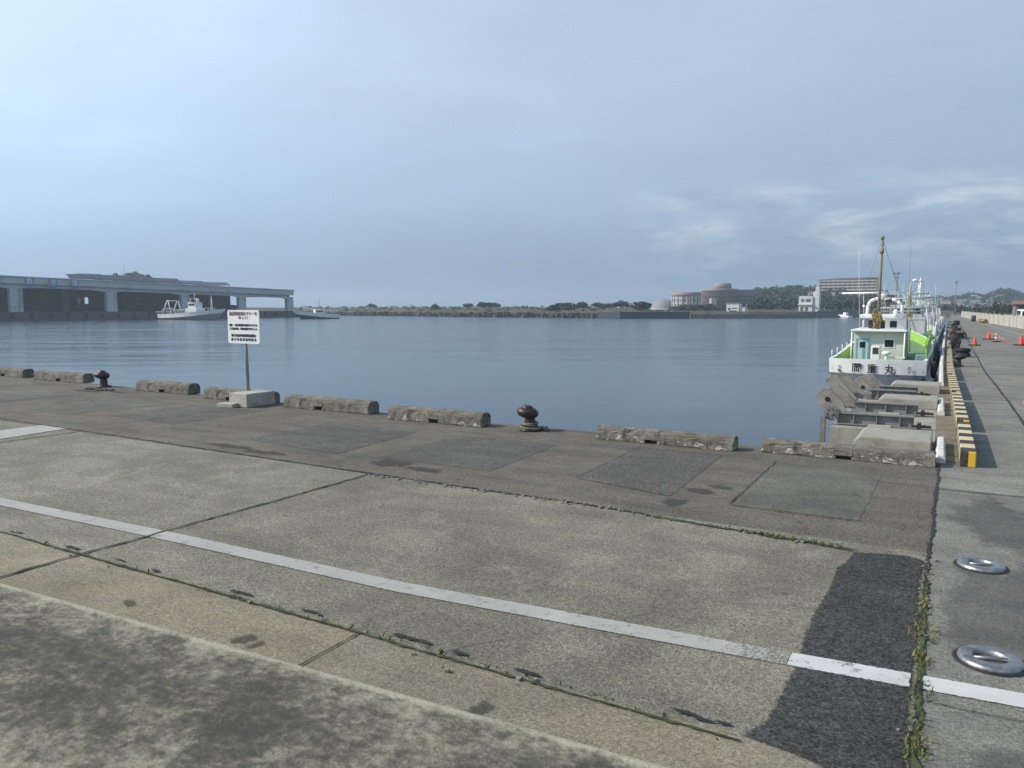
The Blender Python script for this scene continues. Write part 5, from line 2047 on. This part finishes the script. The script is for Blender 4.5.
# grove on the right behind the pale wall
k = 0
RT = [(962, 240, 302.5, 16), (970, 230, 304, 14), (979, 210, 302, 16), (988, 190, 303, 15), (997, 180, 301, 18), (1006, 170, 303, 16), (1014, 165, 302, 16), (945, 310, 303.5, 18), (932, 320, 302, 18), (953, 290, 302, 12)]
wd = ['first', 'second', 'third', 'fourth', 'fifth', 'sixth', 'seventh']
for i, (px, d, top, w) in enumerate(RT):
    lb = (wd[i] + ' bushy green tree from the left behind the pale road wall') if i < 7 else ('dark tree behind the far boats, ' + ('left of the utility pole', 'beyond the lattice rig', 'right at the utility pole')[i - 7])
    tree(px, d, top, w, lb, 'leaf2' if i % 2 else 'leaf', 'tree', 0, 320, 'trees behind the road wall' if i < 7 else None)
# woods on the hills: one mass
b = MB()
rnd = random.Random(5)
cnt = 0
while cnt < 1050:
    px = rnd.uniform(757, 900) if cnt < 430 else rnd.uniform(925, 1140)
    d = rnd.uniform(275, 480) if cnt < 430 else rnd.uniform(520, 690)
    x, y = polar(px, d)
    z = ground_z(px, d)
    if z < (0.3 if cnt < 430 else 1.5):
        cnt += 1
        continue
    h = rnd.uniform(3.0, 5.6)
    crown(b, (x, y, z + h * 0.45), h * 0.75, h * 0.75, h * 0.55, 46, 0.7, rnd)
    cnt += 1
b.build('woodland', M['leaf'], kind='stuff', recalc=False)
# scrub along the breakwater crest
b = MB()
for i in range(260):
    px = rnd.uniform(300, 740)
    d = interp(SHORE, px) + rnd.uniform(8, 30)
    x, y = polar(px, d)
    z = ground_z(px, d)
    h = rnd.uniform(0.4, 1.0)
    crown(b, (x, y, z + h * 0.3), h * 1.4, h * 1.4, h * 0.5, 30, 0.22, rnd)
b.build('scrub', M['leaf2'], kind='stuff', recalc=False)


# ---------------------------------------------------------------- buildings across the harbour
def facing(px, d, turn=0.0):
    """a frame standing at photo column px: local x to the right, local y away from the harbour"""
    x, y = polar(px, d)
    return (x, y, 0), YAW + turn


LXK = 1.0


def Lx(px, pc, d):
    return (px - pc) * d / F * LXK


def zat(px, py, d):
    return D(px, py, d).z


# round buildings
d = 400
loc, rz = facing(686, d)
t = thing('round_building', 'cream round building with tall pale columns and flat rim roof', 'building', loc, rz)
r_ = 14.5 * d / F
z0, z1, z2 = -0.5, zat(686, 296, d), zat(686, 292, d)
b = MB()
b.lathe([(r_ * 0.93, z0), (r_ * 0.93, z1)], n=40)
b.build('wall', M['bldg_cream'], t)
b = MB()
b.lathe([(r_, z1 + 0.002), (r_ * 1.02, z1 + 0.4), (r_ * 1.02, z2 - 0.3), (r_ * 0.85, z2)], n=40)
b.build('roof', M['bldg_pink'], t)
for k in range(10):
    a = R(180 + 20 * k)
    b = MB()
    b.box(r_ * 0.95 * math.cos(a) - 0.35, r_ * 0.95 * math.cos(a) + 0.35, r_ * 0.95 * math.sin(a) - 0.35, r_ * 0.95 * math.sin(a) + 0.35, z0, z1)
    b.build('column', M['bldg_white'], t)
b = MB()
for k in range(18):
    a0, a1 = R(182 + 10 * k), R(188 + 10 * k)
    for zz in (2.4, 5.2):
        b.face([(r_ * 0.935 * math.cos(a0), r_ * 0.935 * math.sin(a0), zz), (r_ * 0.935 * math.cos(a1), r_ * 0.935 * math.sin(a1), zz), (r_ * 0.935 * math.cos(a1), r_ * 0.935 * math.sin(a1), zz + 1.6), (r_ * 0.935 * math.cos(a0), r_ * 0.935 * math.sin(a0), zz + 1.6)])
b.build('window_band', M['glass'], t)

d = 380
loc, rz = facing(719, d)
t = thing('round_building', 'large pinkish round building with a smaller drum on its roof', 'building', loc, rz)
r_ = 17 * d / F
z1 = zat(719, 289, d)
b = MB()
b.lathe([(r_, -0.5), (r_, z1 - 1.2), (r_ * 1.03, z1 - 1.1), (r_ * 1.03, z1), (0, z1 + 0.02)], n=48)
b.build('wall', M['bldg_pink'], t)
b = MB()
b.lathe([(8.5 * d / F, z1 + 0.03), (8.5 * d / F, zat(719, 284.5, d)), (7 * d / F, zat(719, 283, d)), (0, zat(719, 282.6, d))], (Lx(722, 719, d), 0, 0), 36)
b.build('roof_drum', M['grey_roof'], t)
b = MB()
for k in range(16):
    a0, a1 = R(184 + 11 * k), R(191 + 11 * k)
    for zz in (1.5, 4.3, 7.0):
        b.face([(r_ * 1.004 * math.cos(a0), r_ * 1.004 * math.sin(a0), zz), (r_ * 1.004 * math.cos(a1), r_ * 1.004 * math.sin(a1), zz), (r_ * 1.004 * math.cos(a1), r_ * 1.004 * math.sin(a1), zz + 0.8), (r_ * 1.004 * math.cos(a0), r_ * 1.004 * math.sin(a0), zz + 0.8)])
b.build('window_band', M['glass'], t)
b = MB()
xw0, xw1 = Lx(726, 719, d), Lx(759, 719, d)
b.box(xw0, xw1, 2, 16, -0.5, zat(740, 289.5, d))
b.build('wing', M['bldg_grey'], t)
for row in range(4):
    b = MB()
    for c_ in range(8):
        xx = xw0 + 4.2 + c_ * 1.6
        if xx + 1.1 < xw1:
            b.box(xx, xx + 1.1, 1.96, 1.995, 1.2 + row * 2.0, 2.3 + row * 2.0)
    b.build('window_band', M['glass'], t)
b = MB()
b.box(Lx(706, 719, d), Lx(711, 719, d), -r_ - 1.5, -r_ + 2, 1, zat(709, 298.5, d))
b.build('porch', M['bldg_cream'], t)
d = 430
loc, rz = facing(664, d)
t = thing('domed_hall', 'low grey dome-roofed hall left of the cream round building', 'building', loc, rz)
r_ = 13 * d / F
zt = zat(664, 299, d)
b = MB()
b.lathe([(r_, 0), (r_ * 0.99, 1.8), (r_ * 0.92, 2.9), (r_ * 0.75, 0.55 * zt + 1.6), (r_ * 0.45, zt * 0.93), (r_ * 0.2, zt), (0, zt)], n=36)
b.build('dome', M['grey_roof'], t)
b = MB()
b.lathe([(r_ * 1.02, 0), (r_ * 1.02, 1.6)], n=36)
b.build('base_wall', M['bldg_white'], t)

# small white harbour house
LXK = 1.12
d = 244
loc, rz = facing(736, d, -YAW)
t = thing('harbour_house', 'small white two-storey house beside the harbour wall', 'house', loc, rz)
b = MB()
b.box(Lx(727.5, 736, d), Lx(738.5, 736, d), 0, 4, -0.3, zat(733, 303.5, d))
b.build('wall', M['bldg_white'], t)
b = MB()
b.box(Lx(738.6, 736, d), Lx(743.5, 736, d), 0.5, 4, -0.3, zat(741, 307.5, d))
b.build('annex', M['bldg_white'], t)
b = MB()
b.box(Lx(727, 736, d), Lx(739, 736, d), -0.2, 4.2, zat(733, 303.5, d) + 0.003, zat(733, 303, d) + 0.1)
b.build('roof', M['grey_roof'], t)
for (p0, q0, p1, q1) in ((729, 308, 731, 310), (732, 308, 737, 308.8), (732.5, 310.5, 737, 313.5)):
    b = MB()
    b.box(Lx(p0, 736, d), Lx(p1, 736, d), -0.03, -0.002, zat(p0, q1, d), zat(p0, q0, d))
    b.build('window', M['glass'], t)
b = MB()
b.tube((Lx(745, 736, d), 0, 0), (Lx(745, 736, d), 0, zat(745, 303.5, d)), 0.07, n=6)
b.build('pole', M['crane'], t)

# white tower building
d = 252
loc, rz = facing(808, d, -YAW)
t = thing('tower_building', 'white harbour building with stepped slim tower on its right', 'building', loc, rz)
for nme, p0, p1, py, y0_, y1_ in (('wall', 800, 811.5, 296, 0, 7), ('stair_tower', 811.6, 813.5, 291.5, 0.8, 4), ('tower', 813.6, 816.8, 286.5, 0.4, 4)):
    b = MB()
    b.box(Lx(p0, 808, d), Lx(p1, 808, d), y0_, y1_, -0.3, zat(p0, py, d))
    b.build(nme, M['bldg_white'], t)
b = MB()
b.box(Lx(799.4, 808, d), Lx(811.8, 808, d), -0.5, 7, zat(800, 305, d), zat(800, 304, d))
b.build('balcony', M['bldg_white'], t)
for (p0, p1, q0, q1) in ((802, 804.5, 299, 302), (806, 810, 299, 302), (801.5, 804, 307, 311), (805.5, 808, 307, 311)):
    b = MB()
    b.box(Lx(p0, 808, d), Lx(p1, 808, d), -0.03, -0.002, zat(p0, q1, d), zat(p0, q0, d))
    b.build('window', mat('grey_window', (0.10, 0.12, 0.14), 0.3, 0.2, 1), t)

# terraced hotel on the hill
d = 420
loc, rz = facing(846, d, -YAW)
t = thing('terraced_hotel', 'cream terraced hotel with rows of balconies on the hill', 'building', loc, rz)
zb_ = zat(846, 290.5, d)
zt_ = zat(846, 278.5, d)
b = MB()
b.box(Lx(823, 846, d), Lx(870, 846, d), 1.2, 12, zb_ - 9, zt_ - 0.4)
b.build('wall', M['bldg_grey'], t)
b = MB()
b.prism([(Lx(822.5, 846, d), zt_ - 0.9), (Lx(871, 846, d), zt_ - 0.1), (Lx(871, 846, d), zt_ + 0.5), (Lx(840, 846, d), zt_ + 0.3), (Lx(822.5, 846, d), zt_ - 0.4)], 'y', -0.5, 12.5)
b.build('roof', M['bldg_grey'], t)
for k in range(4):
    zz = zb_ + k * (zt_ - zb_) / 4
    b = MB()
    b.box(Lx(823 - (2.5 if k == 0 else 0), 846, d), Lx(870, 846, d), -0.4, 1.19, zz, zz + 0.85)
    b.build('balcony', M['bldg_cream'], t)
b = MB()
for k in range(13):
    xx = Lx(823, 846, d) + k * (Lx(870, 846, d) - Lx(823, 846, d)) / 12
    b.box(xx - 0.14, xx + 0.14, -0.3, 1.18, zb_ + 0.85, zt_ - 1.0)
b.build('divider_wall', M['bldg_cream'], t)
b = MB()
b.box(Lx(870.1, 846, d), Lx(872, 846, d), -1, 13, zb_ - 9, zt_ + 0.6)
b.build('end_shade_block', M['bldg_grey'], t)  # grey slab added for the shaded right-hand side of the hotel
for k, (p0, p1, py0, py1) in enumerate(((815, 868, 297, 292.5), (817, 845, 301, 298))):
    b = MB()
    b.box(Lx(p0, 846, d), Lx(p1, 846, d), -6 - k * 3, -0.5 - k * 3, zat(p0, py0, d) - 3, zat(p0, py1, d))
    b.build('terrace', M['bldg_cream'] if k == 0 else M['grey_roof'], t)
LXK = 1.0
# teal net fence on the far quay
x0, y0 = polar(818, 246)
x1, y1 = polar(900, 290)
t = thing('net_fence', 'teal green net fence along the far quay', 'fence', (x0, y0, 0), math.atan2(y1 - y0, x1 - x0))
L_ = math.hypot(x1 - x0, y1 - y0)
b = MB()
b.box(0, L_, 0, 0.05, 0.1, 1.3)
b.build('netting', M['net'], t)
b = MB()
for k in range(16):
    b.tube((k * L_ / 15, -0.06, 0.1), (k * L_ / 15, -0.06, 2.0), 0.06, n=6)
b.build('fence_post', M['crane'], t)
# small skiff by the far quay
p = polar(851, 240)
t = thing('skiff', 'tiny white skiff at the far quay left of the green boat', 'boat', (p[0], p[1], WATER), YAW + 0.3)
hull_parts(t, 4.5, 1.8, 0.6, 1.1, 0.4, M['white'], M['white'], M['white'], M['hull_grey'], 0.3)
b = MB()
b.box(-0.5, 0.5, 1.6, 2.8, 0.35, 1.7, 0.05)
b.build('cabin', M['white'], t)

# houses of the town on the right
house_kinds = ('white', 'cream', 'grey', 'brown')
rnd = random.Random(11)
hs = 0
hd = {}
place_words = ('lowest by the far boats', 'below the left ridge', 'mid-slope under the ridge', 'high on the left slope', 'near the utility pole', 'right of the utility pole', 'below the round hill', 'at the foot of the round hill')
while hs < 72:
    px = rnd.uniform(926, 1000)
    d = rnd.uniform(440, 610)
    x, y = polar(px, d)
    z = ground_z(px, d)
    if z < 0.5:
        d = rnd.uniform(360, 440)
        x, y = polar(px, d)
        z = ground_z(px, d)
    wk = rnd.choice((0, 0, 0, 1, 1, 2, 3))
    wm = (M['bldg_white'], M['bldg_cream'], M['bldg_grey'], M['bldg_pink'])[wk]
    rk = rnd.choice((0, 0, 0, 1, 1, 1, 2))
    rm = (M['tile_roof'], M['grey_roof'], M['red_roof'])[rk]
    w, dp, h = rnd.uniform(1.5, 2.7), rnd.uniform(1.3, 2.0), rnd.uniform(1.2, 2.2)
    t = thing('house', '', 'house', (x, y, z - 0.4), rnd.uniform(-0.5, 0.9), 'small houses of the hillside town')
    t['label'] = 'small %s house with %s roof among the hillside town' % (house_kinds[wk], ('dark tiled', 'grey', 'red-brown')[rk])
    b = MB()
    b.box(-w, w, -dp, dp, 0, h + 1.2)
    b.build('wall', wm, t)
    b = MB()
    b.prism([(-dp - 0.5, h + 1.2), (dp + 0.5, h + 1.2), (0, h + 2.3)], 'x', -w - 0.4, w + 0.4)
    b.build('roof', rm, t)
    b = MB()
    for k in (-0.6, 0.0, 0.6):
        b.box(k * w - 0.3, k * w + 0.3, -dp - 0.03, -dp - 0.002, 1.4, 2.2)
    b.build('window_row', M['glass'], t)
    hs += 1

# pale road wall on the right
wp = [(9.6, 24.0), (7.0, 69.0), (5.99, 87.64), (3.94, 124.3), (1.71, 204.5)]
t = thing('road_wall', 'long pale concrete panel wall along the right side of the road', 'wall', (0, 0, 0))
b = MB()
for (x0, y0), (x1, y1) in zip(wp[:-1], wp[1:]):
    n = int(math.hypot(x1 - x0, y1 - y0) / 3) + 1
    for k in range(n):
        xa, ya = x0 + (x1 - x0) * k / n, y0 + (y1 - y0) * k / n
        xb_, yb_ = x0 + (x1 - x0) * (k + 0.985) / n, y0 + (y1 - y0) * (k + 0.985) / n
        b.prism([(xa, ya), (xb_, yb_), (xb_ + 0.14, yb_), (xa + 0.14, ya)], 'z', 0, 1.18 + random.uniform(-.02, .02))
b.build('panel', M['wall_pale'], t)
b = MB()
for (x0, y0), (x1, y1) in zip(wp[:-1], wp[1:]):
    n = int(math.hypot(x1 - x0, y1 - y0) / 6) + 1
    for k in range(n):
        xa, ya = x0 + (x1 - x0) * k / n, y0 + (y1 - y0) * k / n
        b.box(xa - 0.06, xa + 0.2, ya - 0.16, ya + 0.16, 0, 1.32)
b.build('pier_post', M['wall_pale'], t)
# things along the wall foot
p = P(986, 323)
b = MB()
for k in range(16):
    b.path([(random.uniform(-.5, .5), random.uniform(-1, 1), random.uniform(0.05, 0.5)) for i in range(4)], 0.08, 6)
b.build('net_heap', M['rope'], label='brown heap of old nets against the pale road wall', cat='net', loc=(p.x - 0.4, p.y, 0))
p = P(975, 321.5)
b = MB()
b.lathe([(0.0, 0), (0.3, 0), (0.32, 0.45), (0.3, 0.9), (0.0, 0.92)], n=16)
b.build('oil_drum', M['dark'], label='dark oil drum standing near the pale road wall', cat='drum', loc=(p.x - 0.2, p.y, 0))

# red-roofed building and a parked van behind the wall
d = 118
loc, rz = facing(1036, d, -YAW)
t = thing('red_roofed_building', 'low building with a dull red roof behind the road wall', 'building', loc, rz)
b = MB()
b.box(Lx(1017, 1034, d), Lx(1075, 1034, d), 0, 7, -0.1, zat(1034, 304.3, d))
b.build('wall', M['bldg_grey'], t)
b = MB()
xl_, xr_ = Lx(1015, 1034, d), Lx(1078, 1034, d)
b.prism([(-1.0, zat(1034, 304.3, d)), (8, zat(1034, 304.3, d)), (3.5, zat(1034, 301, d) + 0.1), (2.5, zat(1034, 301, d) + 0.1)], 'x', xl_, xr_)
b.build('roof', M['red_roof'], t)
for k in range(5):
    b = MB()
    xx = Lx(1021, 1034, d) + k * 1.9
    b.box(xx, xx + 1.2, -0.03, -0.002, 1.2, 2.2)
    b.build('window', M['glass'], t)
vx, vy = 6.95, 98.0
van = thing('parked_van', 'white van parked behind the pale road wall', 'van', (vx, vy, -0.02), R(3))
b = MB()
b.prism([(-1.9, 0.45), (2.2, 0.45), (2.2, 1.0), (1.75, 1.15), (1.25, 1.85), (-1.7, 1.9), (-1.9, 1.7)], 'x', -0.85, 0.85, 0.08)
b.build('body', M['white'], van)
for s in (-1, 1):
    b = MB()
    b.prism([(-1.75, 1.22), (1.45, 1.22), (1.12, 1.72), (-1.65, 1.74)], 'x', s * 0.853 - 0.004, s * 0.853 + 0.004)
    b.build('side_window', M['glass'], van)
b = MB()
b.box(-0.72, 0.72, -1.925, -1.905, 1.2, 1.68)
b.build('rear_window', M['glass'], van)
for (x, y) in ((-0.75, -1.2), (0.75, -1.2), (-0.75, 1.5), (0.75, 1.5)):
    b = MB()
    b.tube((x - 0.1, y, 0.32), (x + 0.1, y, 0.32), 0.32, n=18)
    b.build('wheel', M['rubber'], van)
# poles
for (px, d, top, lb, r) in ((955, 200, 281, 'tall grey utility pole beyond the far boats', 0.14), (895.5, 300, 271.5, 'tall grey mast tower behind the green boat', 0.42)):
    x, y = polar(px, d)
    z = zat(px, top, d)
    t = thing('utility_pole', lb, 'pole', (x, y, 0), YAW)
    b = MB()
    b.tube((0, 0, -0.1), (0, 0, z), r, r * 0.7, 8)
    b.build('shaft', M['crane'], t)
    b = MB()
    b.box(-r * 3, r * 3, -0.1, 0.1, z - r * 2.4, z - r * 1.2)
    b.box(-r * 2, r * 2, -0.1, 0.1, z - r * 6, z - r * 5)
    b.build('crossarm', M['crane'], t)

# ---------------------------------------------------------------- sea haze over the harbour
m = bpy.data.materials.new('sea_haze')
m.use_nodes = True
t = m.node_tree
for n in list(t.nodes):
    t.nodes.remove(n)
pv = N(t, 'ShaderNodeVolumePrincipled')
pv.inputs['Color'].default_value = (0.70, 0.84, 0.98, 1)
pv.inputs['Density'].default_value = 0.00055
pv.inputs['Anisotropy'].default_value = 0.2
om = N(t, 'ShaderNodeOutputMaterial')
t.links.new(pv.outputs[0], om.inputs['Volume'])
b = MB()
b.box(-2420, 920, -320, 2620, -6, 60)
b.build('haze', m, kind='stuff')
